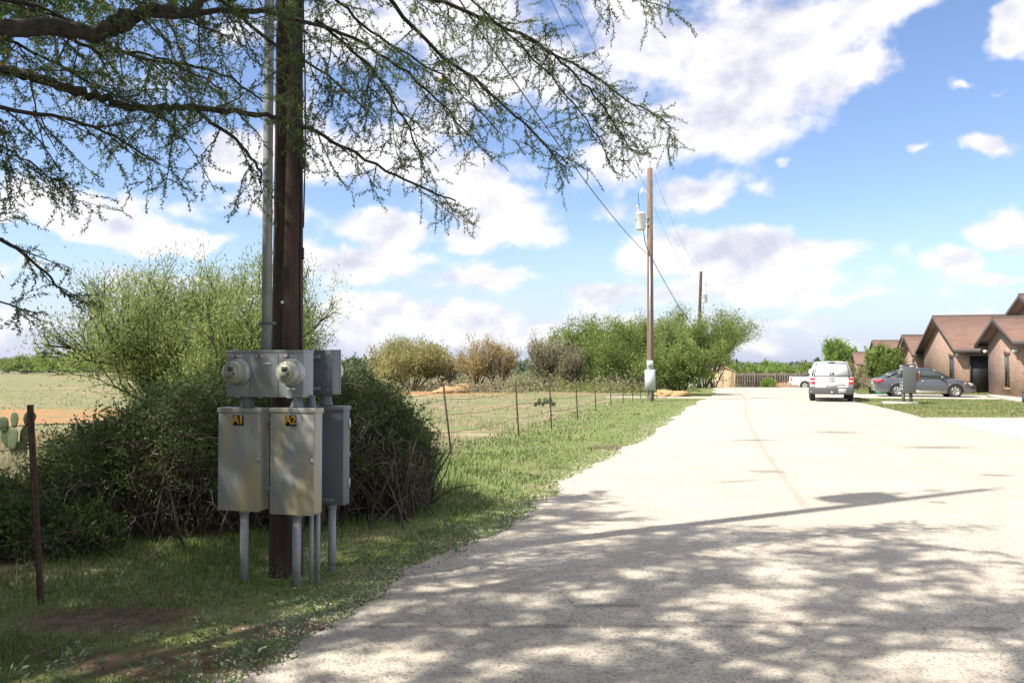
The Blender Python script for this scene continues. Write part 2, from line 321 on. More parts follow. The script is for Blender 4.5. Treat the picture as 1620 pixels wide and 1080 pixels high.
def shinglemat():
    m = bpy.data.materials.new('shingles'); m.use_nodes = True; t = m.node_tree; b = t.nodes['Principled BSDF']; l = t.links.new
    u = N(t, 'ShaderNodeUVMap', uv_map='wall')
    br = N(t, 'ShaderNodeTexBrick', i_Scale=1.0); br.inputs['Brick Width'].default_value = .33; br.inputs['Row Height'].default_value = .14
    br.inputs['Mortar Size'].default_value = .006; br.inputs['Color1'].default_value = (.225, .13, .095, 1); br.inputs['Color2'].default_value = (.16, .095, .07, 1)
    br.inputs['Mortar'].default_value = (.09, .05, .04, 1); l(u.outputs[0], br.inputs['Vector'])
    nz = N(t, 'ShaderNodeTexNoise', i_Scale=1.1, i_Detail=5.0); l(u.outputs[0], nz.inputs['Vector'])
    mr = N(t, 'ShaderNodeMapRange'); mr.inputs[1].default_value = .35; mr.inputs[2].default_value = .65; mr.inputs[4].default_value = .5; l(nz.outputs[0], mr.inputs[0])
    mx = N(t, 'ShaderNodeMixRGB'); l(mr.outputs[0], mx.inputs[0]); l(br.outputs['Color'], mx.inputs[1]); mx.inputs[2].default_value = (.235, .145, .105, 1)
    l(mx.outputs[0], b.inputs['Base Color']); b.inputs['Roughness'].default_value = .95
    return m
M['shingle'] = shinglemat()
# ---------------------------------------------------------------- ground
def XL(y): return float(np.interp(y, [-6, 1, 4.18, 5.64, 6.46, 7.2, 8.16, 9.9, 12.4, 15.87, 19.75, 28, 37.3, 41, 58, 75, 96], [-4.2, -2.05, -1.28, -.92, -.58, -.25, .03, .48, 1.15, 2.32, 3.5, 5.9, 8.6, 10.0, 14.4, 18.9, 24]))
def XR(y): return float(np.interp(y, [-6, 16.9, 22.4, 24.3, 25.2, 28, 31.5, 34.7, 39.5, 45.8, 58, 64, 96], [9.5, 10.5, 11.7, 12.1, 12.4, 13.1, 13.9, 14.5, 16.4, 19.2, 22.3, 38, 44]))
def fenceX(y): return .272 * y - 4.98
def groundmat():
    m = bpy.data.materials.new('ground_cover'); m.use_nodes = True; t = m.node_tree; b = t.nodes['Principled BSDF']; l = t.links.new
    tcn = N(t, 'ShaderNodeTexCoord'); P = tcn.outputs['Object']; sp = N(t, 'ShaderNodeSeparateXYZ'); l(P, sp.inputs[0])
    def noise(sc, det=6, st=None):
        src = P
        if st: mp = N(t, 'ShaderNodeMapping'); mp.inputs[3].default_value = st; l(P, mp.inputs[0]); src = mp.outputs[0]
        n = N(t, 'ShaderNodeTexNoise', i_Scale=sc, i_Detail=float(det), i_Roughness=.65); l(src, n.inputs['Vector']); return n.outputs['Fac']
    def ramp(src, a, c, lo=0., hi=1.):
        r = N(t, 'ShaderNodeMapRange', interpolation_type='SMOOTHSTEP'); r.inputs[1].default_value = a; r.inputs[2].default_value = c; r.inputs[3].default_value = lo; r.inputs[4].default_value = hi; l(src, r.inputs[0]); return r.outputs[0]
    def mix(f, a, c):
        x = N(t, 'ShaderNodeMixRGB')
        for i, q in ((0, f), (1, a), (2, c)):
            if isinstance(q, tuple): x.inputs[i].default_value = (*q, 1)
            elif isinstance(q, float): x.inputs[i].default_value = q
            else: l(q, x.inputs[i])
        return x.outputs[0]
    def math_(op, a, c, d=None):
        x = N(t, 'ShaderNodeMath', operation=op)
        for i, q in enumerate((a, c, d)):
            if q is None: continue
            if isinstance(q, (int, float)): x.inputs[i].default_value = q
            else: l(q, x.inputs[i])
        return x.outputs[0]
    side = math_('SUBTRACT', sp.outputs[0], math_('MULTIPLY_ADD', sp.outputs[1], .272, -4.98))   # >0: road side of the wire fence
    fine = noise(9, 5); mid = noise(1.3, 5); big = noise(.22, 6, (1, .55, 1)); strk = noise(.35, 6, (.25, 1.3, 1))
    green = mix(ramp(fine, .3, .7), (.14, .18, .055), (.22, .25, .09))
    verge = mix(ramp(mid, .5, .64, 0, .7), green, (.27, .23, .13))
    dry = mix(ramp(fine, .3, .7), (.37, .27, .19), (.25, .20, .12))
    field = mix(ramp(mid, .40, .56, 0, .85), dry, (.15, .19, .07))
    field = mix(ramp(strk, .48, .58, 0, .8), field, (.19, .23, .09)); field = mix(ramp(big, .5, .62, 0, .6), field, (.34, .23, .17))
    field = mix(ramp(strk, .33, .42, .75, 0), field, (.46, .38, .24))
    def patch(cx, cy, rx, ry):
        d = N(t, 'ShaderNodeVectorMath', operation='SUBTRACT'); l(P, d.inputs[0]); d.inputs[1].default_value = (cx, cy, 0)
        e = N(t, 'ShaderNodeVectorMath', operation='MULTIPLY'); l(d.outputs[0], e.inputs[0]); e.inputs[1].default_value = (1 / rx, 1 / ry, 0)
        g = N(t, 'ShaderNodeVectorMath', operation='LENGTH'); l(e.outputs[0], g.inputs[0])
        return ramp(math_('MULTIPLY_ADD', mid, 1.5, g.outputs['Value']), 2.0, 1.25)
    red = mix(ramp(fine, .3, .7), (.50, .235, .11), (.40, .19, .085))
    for c in ((-14, 25.5, 8, 4.6), (-11, 17.5, 5, 1.6), (-6.5, 46, 7, 4), (-1, 52, 5, 3), (-30, 130, 30, 14)): field = mix(math_('MULTIPLY', patch(*c), ramp(noise(.9, 6, (.35, 1.4, 1)), .36, .62, .12, .95)), field, red)
    col = mix(ramp(side, -.8, .5), field, verge)
    for c in ((-2.45, 5.05, .75, .35), (-1.9, 4.35, .6, .28), (-1.35, 4.9, .4, .2), (-2.9, 4.5, .5, .2), (2.2, 15.6, .8, .6)): col = mix(patch(*c), col, mix(ramp(fine, .35, .65), (.21, .135, .085), (.10, .09, .05)))
    lawn = mix(ramp(fine, .3, .7), (.13, .175, .055), (.19, .23, .08)); lawn = mix(ramp(mid, .5, .7, 0, .6), lawn, (.33, .30, .14))
    lawn = mix(patch(15.6, 28.2, 2.4, .9), lawn, (.50, .36, .20))
    rs = math_('SUBTRACT', sp.outputs[0], math_('MULTIPLY_ADD', sp.outputs[1], .27, 3.0)); col = mix(ramp(rs, -.5, .5), col, lawn)
    far = ramp(sp.outputs[1], 150, 330); col = mix(far, col, (.10, .13, .06))
    l(col, b.inputs['Base Color']); b.inputs['Roughness'].default_value = .95; b.inputs['Specular IOR Level'].default_value = .15
    bp = N(t, 'ShaderNodeBump', i_Strength=.6, i_Distance=.04); l(noise(22, 4), bp.inputs['Height']); l(bp.outputs[0], b.inputs['Normal'])
    return m
g = G(); ys = [-60, 0, 20, 40, 58, 75, 97, 140, 300, 600, 1500, 5000]; v = []; f = []
for y in ys:
    z = gz(y) if y < 1500 else -6
    for x in (-5000, -300, -40, 0, 60, 300, 5000): v.append((x, y, z if x >= 0 else 0))
for i in range(len(ys) - 1):
    for j in range(6): a = i * 7 + j; f.append((a, a + 1, a + 8, a + 7))
g.add(v, f); tag(g.build('ground', groundmat()), kind='structure')

def roadmat():
    m = bpy.data.materials.new('crushed_limestone'); m.use_nodes = True; t = m.node_tree; b = t.nodes['Principled BSDF']; l = t.links.new
    tcn = N(t, 'ShaderNodeTexCoord'); P = tcn.outputs['Object']
    vo = N(t, 'ShaderNodeTexVoronoi', i_Scale=75.0); l(P, vo.inputs['Vector'])
    vs = N(t, 'ShaderNodeSeparateXYZ'); l(vo.outputs['Color'], vs.inputs[0])
    cr = N(t, 'ShaderNodeValToRGB'); e = cr.color_ramp.elements; e[0].color = (.25, .215, .18, 1); e[1].color = (.60, .54, .445, 1); e[0].position = .02
    x = e.new(.22); x.color = (.455, .405, .33, 1); x = e.new(.6); x.color = (.53, .475, .39, 1); l(vs.outputs[0], cr.inputs[0])
    n2 = N(t, 'ShaderNodeTexNoise', i_Scale=.8, i_Detail=6.0); l(P, n2.inputs['Vector'])
    r2 = N(t, 'ShaderNodeMapRange'); r2.inputs[1].default_value = .35; r2.inputs[2].default_value = .7; r2.inputs[3].default_value = 0; r2.inputs[4].default_value = .45; l(n2.outputs[0], r2.inputs[0])
    m1 = N(t, 'ShaderNodeMixRGB'); l(r2.outputs[0], m1.inputs[0]); l(cr.outputs[0], m1.inputs[1]); m1.inputs[2].default_value = (.42, .36, .285, 1)
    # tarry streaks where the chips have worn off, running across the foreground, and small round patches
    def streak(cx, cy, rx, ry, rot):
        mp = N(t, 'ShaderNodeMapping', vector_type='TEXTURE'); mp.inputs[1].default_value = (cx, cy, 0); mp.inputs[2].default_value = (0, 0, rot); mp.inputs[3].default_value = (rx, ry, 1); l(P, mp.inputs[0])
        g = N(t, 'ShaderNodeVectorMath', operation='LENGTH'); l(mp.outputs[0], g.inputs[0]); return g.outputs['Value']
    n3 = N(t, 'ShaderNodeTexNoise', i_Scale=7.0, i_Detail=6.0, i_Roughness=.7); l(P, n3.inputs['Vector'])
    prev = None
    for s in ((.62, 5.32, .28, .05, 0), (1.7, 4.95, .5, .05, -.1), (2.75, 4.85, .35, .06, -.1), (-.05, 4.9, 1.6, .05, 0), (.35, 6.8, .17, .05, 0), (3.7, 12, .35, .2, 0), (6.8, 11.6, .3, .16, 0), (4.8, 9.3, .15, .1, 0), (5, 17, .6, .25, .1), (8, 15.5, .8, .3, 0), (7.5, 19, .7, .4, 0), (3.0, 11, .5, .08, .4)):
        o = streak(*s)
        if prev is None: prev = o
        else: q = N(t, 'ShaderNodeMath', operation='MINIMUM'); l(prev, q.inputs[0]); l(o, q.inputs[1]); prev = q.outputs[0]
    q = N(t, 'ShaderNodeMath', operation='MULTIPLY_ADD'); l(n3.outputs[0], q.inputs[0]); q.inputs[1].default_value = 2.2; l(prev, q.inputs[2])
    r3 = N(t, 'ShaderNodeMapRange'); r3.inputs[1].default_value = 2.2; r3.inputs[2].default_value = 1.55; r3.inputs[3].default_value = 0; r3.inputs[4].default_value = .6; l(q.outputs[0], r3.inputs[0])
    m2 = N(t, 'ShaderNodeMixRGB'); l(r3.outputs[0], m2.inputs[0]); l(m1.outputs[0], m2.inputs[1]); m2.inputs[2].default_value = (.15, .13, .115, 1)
    l(m2.outputs[0], b.inputs['Base Color']); b.inputs['Roughness'].default_value = .95; b.inputs['Specular IOR Level'].default_value = .2
    bp = N(t, 'ShaderNodeBump', i_Strength=.6, i_Distance=.006); l(vo.outputs['Distance'], bp.inputs['Height']); bp.invert = True
    bp2 = N(t, 'ShaderNodeBump', i_Strength=.35, i_Distance=.03); l(n3.outputs[0], bp2.inputs['Height']); l(bp.outputs[0], bp2.inputs['Normal']); l(bp2.outputs[0], b.inputs['Normal'])
    return m
rows = list(np.arange(-6, 16, .05)) + list(np.arange(16, 58, .25)) + [58, 60, 64, 70, 75, 85, 96.3]
w1 = 0; v = []; f = []; rr = random.Random(3)
for i, y in enumerate(rows):
    w1 = w1 * .8 + rr.uniform(-.05, .05)
    jl = w1 + (.09 * math.sin(y * 2.1) * math.sin(y * .7) if y < 30 else .1 * math.sin(y)); z = gz(y) + .012
    v += [(XL(y) + jl, y, z), (XR(y), y, z), (XL(y) + jl - .05, y, z - .03)]
    if i: a = (i - 1) * 3; f += [(a, a + 1, a + 4, a + 3), (a + 2, a, a + 3, a + 5)]
tag(G().add(v, f).build('road', roadmat()), kind='structure')
# side strip leaving the road behind the second pole
g = G(); g.add([(4.5, 39.4, .011), (10.6, 38.3, .011), (11.2, 40.3, .011), (4.8, 41.2, .011)], [(0, 1, 2, 3)]); tag(g.build('path', M['concrete']), kind='structure')
# concrete aprons
g = G(); P1 = [(8.6, 6), (9.6, 12), (10.5, 16.9), (11.1, 19.75), (11.7, 22.4), (12.1, 24.3), (30, 24.1), (30, 6)]
g.prism(P1, (0, 0, .014), (1, 0, 0), (0, 1, 0), .012); tag(g.build('pavement', M['concrete']), kind='structure')
g = G(); a = Vector((15.75, 39.0, .01)); g.prism([(0, 0), (14, 0), (14, 6.2), (0, 5.2)], a, E1, E2, .03); tag(g.build('driveway', M['concrete']), kind='structure')
# orange earth and gravel heap before the board fence
v = []; f = []; nr = 9; ns = 26; c0 = Vector((31.2, 94.2, gz(94)))
for i in range(nr + 1):
    for j in range(ns):
        t_ = i / nr; a_ = 2 * math.pi * j / ns; v.append((c0.x + 3.1 * t_ * math.cos(a_), c0.y + 1.3 * t_ * math.sin(a_), c0.z - .05 + .75 * (1 - t_ ** 1.4) * (1 + .15 * math.sin(a_ * 3))))
for i in range(nr):
    for j in range(ns): f.append((i * ns + j, i * ns + (j + 1) % ns, (i + 1) * ns + (j + 1) % ns, (i + 1) * ns + j))
tag(G().add(v, f).build('soil_heap', M['soil'], org=c0, smooth=True), 'low heap of pale soil in front of the long board fence', 'heap')
# distant hills
for (Y, z0, z1, sd, cc) in ((1400, -8, 5.0, 1, (.07, .11, .075)), (2600, -8, 24, 2, (.06, .09, .05)), (4200, -8, 36, 5, (.06, .09, .05))):
    q = random.Random(sd); v = []; f = []; n = 160
    ph = [q.uniform(0, 6) for _ in range(5)]
    for i in range(n):
        x = -Y * 1.6 + Y * 3.2 * i / (n - 1); h = z1 * (.62 + .2 * math.sin(i * .07 + ph[0]) + .12 * math.sin(i * .19 + ph[1]) + .05 * math.sin(i * .9 + ph[2]) + .02 * q.random())
        v += [(x, Y, z0), (x, Y + 60, h), (x, Y + 500, z0)]
        if i: a = (i - 1) * 3; f += [(a, a + 3, a + 4, a + 1), (a + 1, a + 4, a + 5, a + 2)]
    tag(G().add(v, f).build('hills', mat('hillside', cc, .95, col2=tuple(c * .7 for c in cc), scale=.02, spots=((.2, .19, .13), .012, .6))), kind='structure')

# ---------------------------------------------------------------- grass (uncountable: one object per kind of ground cover)
def blades(n, px, py, accept, hgt, wk, seed, lean=.5, edge=None):
    q = np.random.default_rng(seed); x = q.uniform(*px, n); y = q.uniform(*py, n)
    Y = EYE * FPX / (y - 578); X = (x - 810) / FPX * Y; ok = np.array([accept(a, b_) for a, b_ in zip(X, Y)]); X = X[ok]; Y = Y[ok]; m_ = len(X)
    cl = np.sin(X * 3.1 + np.sin(Y * 2.3) * 2) * np.sin(Y * 2.7 + X) ; cl2 = np.sin(X * .9 + 2) * np.sin(Y * .63 + 1)
    H = hgt(X, Y, q) * (1 + .35 * cl) * (1 + .25 * cl2); A = q.uniform(0, 2 * math.pi, m_); ln = q.uniform(.1, lean, m_) * H
    Wd = np.maximum(.0045, Y * .0011) * wk
    base = np.stack([X, Y, np.array([gz(t, u) for t, u in zip(Y, X)])], 1); s = np.stack([np.cos(A), np.sin(A), 0 * A], 1) * Wd[:, None]
    d = np.stack([-np.sin(A) * ln + .15 * H, np.cos(A) * ln, H * .95], 1); midp = base + d * np.array([.35, .35, .6])
    V = np.stack([base - s * .5, base + s * .5, midp + s * .4, midp - s * .4, base + d], 1).reshape(-1, 3)
    k = np.arange(m_)[:, None] * 5; g = G(); g.add(V, k + np.array([[0, 1, 2, 3]])); g.f.append((k + np.array([[3, 2, 4]]), 0)); return g
dirt = [(-2.45, 5.05, .65, .3), (-1.9, 4.35, .5, .25), (-1.35, 4.9, .35, .2), (2.2, 15.6, .5, .3)]
def on_verge(x, y):
    if not (fenceX(y) - .5 < x < XL(y) + R_.uniform(-.25, .1)): return False
    for c in dirt:
        if ((x - c[0]) / c[2]) ** 2 + ((y - c[1]) / c[3]) ** 2 < R_.uniform(.4, 1.4): return False
    c = math.sin(x * 2.1 + 1.7 * math.sin(y * 1.1)) * math.sin(y * 1.6 + 1.2 * math.sin(x * 1.7)); e = XL(y) - x
    if c > .35 and R_.random() < .6: return False
    if e < .5 and R_.random() < .55: return False
    return y < 60 and not (y < 6.4 and R_.random() < .45)
tag(blades(330000, (-250, 1200), (602, 1250), on_verge, lambda X, Y, q: q.uniform(.012, .055, len(X)) * (.5 + .5 * np.clip((Y - 6) / 3, 0, 1)) * (1 - .45 * np.clip((Y - 11) / 10, 0, 1)) * (1 + .9 * (X - np.array([XL(t) for t in Y]) < -1.2)), 1.0, 1).build('verge_grass', M['grass']),
    'green grass and small weeds on the verge between wire fence and gravel road', 'grass', kind='stuff')
def in_field(x, y):
    c = math.sin(x * .9 + 2 * math.sin(y * .31)) * math.sin(y * .45 + 1.3 * math.sin(x * .4))
    if R_.random() > .55 + .6 * c: return False
    return x < fenceX(y) - .05 and y < 75 and R_.random() < 22 / y and not (((x + 14) / 8) ** 2 + ((y - 25.5) / 4) ** 2 < R_.uniform(.5, 1.3))
tag(blades(230000, (-250, 1060), (602, 1250), in_field, lambda X, Y, q: q.uniform(.06, .26, len(X)) * (1 - .6 * np.clip((Y - 12) / 16, 0, 1)), .9, 2).build('field_grass', M['drygrass']),
    'dry tan pasture grass in the field beyond the wire fence', 'grass', kind='stuff')
tag(blades(70000, (-250, 1060), (602, 1250), in_field, lambda X, Y, q: q.uniform(.05, .2, len(X)) * (1 - .6 * np.clip((Y - 12) / 16, 0, 1)), 1.0, 5).build('field_weeds', M['weed']),
    'grey green weeds spread among the dry pasture grass', 'weeds', kind='stuff')
def on_lawn(x, y): return XR(y) + R_.uniform(-.1, .15) < x < 40 and (24.35 < y < 60) and not (-.1 < (Vector((x, y, 0)) - Vector((15.75, 39.0, 0))).dot(E2) < 5.7) and not ((x - 14.9) ** 2 + (y - 33.6) ** 2 < .5)
tag(blades(60000, (1300, 1800), (606, 663), on_lawn, lambda X, Y, q: q.uniform(.03, .06, len(X)), 1.0, 3).build('lawn_grass', M['lawnblade']),
    'short mown lawn in front of the brick houses', 'grass', kind='stuff')
# broad weeds on the verge
g = G(); q = np.random.default_rng(9)
for i in range(300):
    y = EYE * FPX / (q.uniform(640, 1100) - 578); x = q.uniform(fenceX(y), XL(y) - .05)
    if i % 3 == 0: x = XL(y) - abs(q.normal()) * .25
    n = int(q.integers(10, 26)); A = q.uniform(0, 6.28, n); r = q.uniform(.01, .06, n); h = q.uniform(.01, .11, n) * q.uniform(.5, 1.2)
    Pp = np.stack([x + r * np.cos(A), y + r * np.sin(A), h], 1); D = np.stack([np.cos(A), np.sin(A), q.uniform(.1, .9, n)], 1)
    g.leaves(Pp, D, q.uniform(.02, .055, n), q.uniform(.007, .018, n))
tag(g.build('verge_weeds', M['weed']), 'broad leaved weeds dotted along the roadside verge', 'weeds', kind='stuff')
g = G(); q = np.random.default_rng(14); n = 26000; Y = EYE * FPX / (q.uniform(740, 1250, n) - 578); X = np.array([fenceX(t) for t in Y]) - 1.2 + q.random(n) * np.array([XL(t) - fenceX(t) + 1.25 for t in Y])
c = np.sin(X * 2.3 + 1.5 * np.sin(Y * 1.7)) * np.sin(Y * 3.1 + X); ok = q.random(n) < .35 + .55 * c; X = X[ok]; Y = Y[ok]; P = np.stack([X, Y, q.uniform(.006, .03, len(X))], 1); D = q.normal(0, 1, P.shape) * np.array([1, 1, .25]); m_ = len(P); st = q.random(m_) < .4
g.leaves(P, D, np.where(st, q.uniform(.04, .12, m_), q.uniform(.012, .03, m_)), np.where(st, .003, q.uniform(.008, .016, m_)))
tag(g.build('leaf_litter', M['litter']), 'dead leaves, straw and small sticks lying on the shaded verge', 'leaf litter', kind='stuff')
# dead leaves, straw and loose chips along the road edge
g = G(); q = np.random.default_rng(10); n = 9000
py_ = q.uniform(640, 1200, n); Y = EYE * FPX / (py_ - 578); off = np.abs(q.normal(0, .22, n)) * q.choice([-1, 1], n, p=[.45, .55])
X = np.array([XL(t) for t in Y]) + off; far_ = q.random(n) < .3; X[far_] += q.uniform(0, 4, far_.sum()); Y = Y + 0
tet = np.array([[1, 0, 0], [-.5, .87, 0], [-.5, -.87, 0], [0, 0, .9]])
sc = q.uniform(.004, .011, n) * (1 + Y * .03); th = q.uniform(0, 6.28, n)
V = np.zeros((n, 4, 3))
for k in range(4):
    a, b_, c = tet[k]; V[:, k, 0] = X + sc * (a * np.cos(th) - b_ * np.sin(th)); V[:, k, 1] = Y + sc * (a * np.sin(th) + b_ * np.cos(th)) * .8; V[:, k, 2] = sc * c * 1.1 + .012 * (off > 0)
kk = np.arange(n)[:, None] * 4
g.add(V.reshape(-1, 3), np.concatenate([kk + np.array([[0, 1, 3]]), kk + np.array([[1, 2, 3]]), kk + np.array([[2, 0, 3]])]))
tag(g.build('loose_gravel', M['gravel']), 'loose limestone chips scattered on and beside the road', 'gravel', kind='stuff')
# ---------------------------------------------------------------- near pole with its meters and breaker boxes
PB = Vector((-1.68, 6.16, 0))
def loc(a, b, z=0): return PB + E1 * a + E2 * b + UP * z
pole1 = thing('utility_pole', PB, 'thick dark creosoted pole in the foreground carrying the meter boxes', 'utility pole')
lean = Vector((-.013, .042, 1))
g = G(); g.tube([PB + lean * z for z in (-.3, 0, 1, 2.5, 4.3, 7, 10.2)], [.128, .125, .12, .110, .100, .088, .078], 28); g.build('pole', M['polewood'], pole1, PB, smooth=True)
g = G(); c0 = loc(-.12, -.10, 1.66)
g.tube([c0, c0 + lean * 1.5, c0 + lean * 3, c0 + lean * 5.5, c0 + lean * 6.3], .036, 16); g.build('conduit', M['pvc'], pole1, PB, smooth=True)
for zz in (1.86, 4.6, 6.2):
    g = G(); c = c0 + lean * (zz - 1.66); g.box(c + E1 * .03 - E2 * .036, (.14, .006, .022), Matrix.Rotation(ROT, 3, 'Z')); g.box(c - E1 * .038, (.006, .07, .022), Matrix.Rotation(ROT, 3, 'Z')); g.build('strap', M['darkshademetal'], pole1, PB)
g = G(); g.tube([PB + lean * z + E1 * (.128 - .004 * z + .006 * math.sin(z * 5)) + E2 * -.02 for z in np.arange(1.6, 9, .2)], .007, 6)
g.tube([PB + lean * z + E1 * (.142 - .004 * z + .012 * math.sin(z * 2.3)) for z in np.arange(2.6, 9, .2)], .006, 6)
for z in (2.4, 3.1, 3.9): g.box(PB + lean * z + E1 * (.125 - .004 * z), (.03, .03, .09))
g.build('service_cable', M['cable'], pole1, PB)
g = G(); g.lathe([(.012, 0), (.012, .006)], PB + lean * 2.02 + E1 * .02 - E2 * .113, -E2, 10); g.build('pole_tag', M['white'], pole1, PB)
def transformer(parent, p, out, r=.22, h=.62, org=None):
    'hangs p (centre of the can) off a pole; out = direction away from the pole'
    o = org if org is not None else parent.location
    g = G(); g.lathe([(r * .94, -h / 2), (r, -h / 2 + .03), (r, h / 2 - .05), (r * 1.05, h / 2 - .04), (r * 1.05, h / 2), (r * .8, h / 2 + .05)], p, UP, 24)
    side = out.cross(UP)
    g.box(p - out * (r + .05) + UP * .15, (.14, .14, .05)); g.box(p - out * (r + .05) - UP * .15, (.14, .14, .05))
    for s in (-.13, 0, .13): g.cyl(p + side * s + out * (r * .8) + UP * .12, p + side * s * 1.4 + out * (r * 1.25) + UP * .12, .025, .03, 8)
    can = g.build('transformer', M['porcelain'], parent, o, smooth=False)
    for s in (-.1, .12):
        g = G(); b0 = p + side * s + UP * (h / 2 + .02) + out * .05; b1 = b0 + UP * .2 + out * .07
        g.tube([b0, b1], [.03, .026], 10); g.lathe([(.03, 0), (.06, .03), (.062, .09), (.03, .13)], b1, UP, 12); g.build('bushing', M['porcelain'], can, o)
def cutout(parent, p, out, o):
    g = G(); g.tube([p, p + out * .34 + UP * .02], .013, 6); q = p + out * .36
    g.tube([q - UP * .16 + out * .05, q, q + UP * .18 - out * .08], .028, 8); g.tube([q - UP * .17 + out * .14, q + UP * .2 + out * .0], .016, 6)
    g.build('fuse_cutout', M['porcelain'], parent, o)
tp = PB + lean * 7.7
transformer(pole1, tp - E1 * .12 + E2 * .36, E2, .25, .75, PB); cutout(pole1, PB + lean * 9.1, E2, PB)
g = G(); g.tube([tp + E2 * .4 + UP * .6, tp + E2 * .5 + UP * 1.0, PB + lean * 9 + E2 * .4], .008, 5); g.build('lead', M['cable'], pole1, PB); g = G(); g.tube([tp + E2 * .2 - UP * .2, tp + E2 * .3 - UP * .8, c0 + lean * 6.3], .014, 6); g.build('lead', M['cable'], pole1, PB)
g = G(); g.cyl(PB + lean * 10.2, PB + lean * 10.55, .02, .015, 8); g.lathe([(.03, 0), (.055, .03), (.04, .08), (.03, .1)], PB + lean * 10.5, UP, 10); g.build('insulator', M['porcelain'], pole1, PB)

RZ = Matrix.Rotation(ROT, 3, 'Z')
def bx(g, a0, a1, b0, b1, z0, z1, m=0): g.box(loc((a0 + a1) / 2, (b0 + b1) / 2, (z0 + z1) / 2), (a1 - a0, b1 - b0, z1 - z0), RZ, m)
def text_mesh(s, size, o, ux, uy, m, name, parent, org, depth=.002, bold=1.0):
    c = bpy.data.curves.new('letters', 'FONT'); c.body = s; c.size = size; c.extrude = depth; c.align_x = 'CENTER'; c.align_y = 'CENTER'; c.offset = bold * size * .02
    t = bpy.data.objects.new('letters', c); COL.objects.link(t)
    me = bpy.data.meshes.new_from_object(t.evaluated_get(bpy.context.evaluated_depsgraph_get())); bpy.data.objects.remove(t); me.materials.clear(); me.materials.append(m)
    nn = Vector(ux).cross(Vector(uy)).normalized(); R = Matrix((ux, uy, nn)).transposed().to_4x4(); R.translation = Vector(o) - Vector(org); me.transform(R)
    ob = bpy.data.objects.new(name, me); COL.objects.link(ob); ob.parent = parent; return ob
# upper double meter panel
z0, z1 = 1.323, 1.66; o = loc(0, -.2, 1.32)
mp = thing('meter_cabinet', o, 'wide grey panel with two round electric meters on the front of the foreground pole', 'meter cabinet')
g = G(); bx(g, -.333, .287, -.275, -.135, z0, z1 - .004); bx(g, -.342, .290, -.283, -.13, z1 - .018, z1); g.build('cabinet', M['panelgrey'], mp, o, bevel=.003)
for a0, a1, w in ((-.331, -.146, 0), (-.141, .089, 1), (.094, .285, 2)):
    g = G(); bx(g, a0, a1, -.281, -.276, z0 + .003, z1 - .02); bx(g, a0 + .07, a0 + .11, -.287, -.281, z0 - .006, z0 + .01); g.build('cover', M['panelgrey'], mp, o, bevel=.001)
    g = G(); bx(g, a0 + .03, a0 + .12, -.2825, -.2812, z1 - .056, z1 - .035); bx(g, a0 + .068, a0 + .078, -.284, -.2825, z1 - .056, z1 - .037, 1); g.build('sticker', [M['sticker'], M['ink']], mp, o)
g = G(); bx(g, -.03, .03, -.2835, -.281, 1.555, 1.572); g.build('name_plate', M['plate'], mp, o)
g = G(); bx(g, .165, .225, -.2835, -.281, 1.378, 1.392); g.build('name_plate', M['plate'], mp, o)
def meter(parent, c, ax, o):
    side = UP.cross(ax)
    g = G(); g.lathe([(.098, 0), (.098, .018), (.086, .026), (.086, .045)], c, ax, 32); r = g.build('meter', M['galv'], parent, o, smooth=False)
    g = G(); g.lathe([(.083, .045), (.081, .06), (.076, .100), (.072, .108), (.055, .110)], c, ax, 32); g.build('cover', M['glassdome'], r, o, smooth=True)
    g = G(); ux = side; f0 = c + ax * .111
    g.prism([(.058 * math.cos(t), .058 * math.sin(t)) for t in np.linspace(0, 6.28, 25)[:-1]], f0, ux, UP, .002); g.build('face', M['meterface'], r, o)
    g = G(); g.prism([(-.022, .008), (.022, .008), (.022, .040), (-.022, .040)], f0 + ax * .003, ux, UP, .003)
    g.prism([(.02, -.02), (.04, -.012), (.036, .0), (.018, -.004)], f0 + ax * .003, ux, UP, .003)
    for k in range(3): g.prism([(-.03, -.022 - k * .009), (.03, -.022 - k * .009), (.03, -.0245 - k * .009), (-.03, -.0245 - k * .009)], f0 + ax * .003, ux, UP, .001)
    g.build('display', M['plastic'], r, o)
meter(mp, loc(-.225, -.281, 1.502), -E2, o); meter(mp, loc(.205, -.281, 1.502), -E2, o)
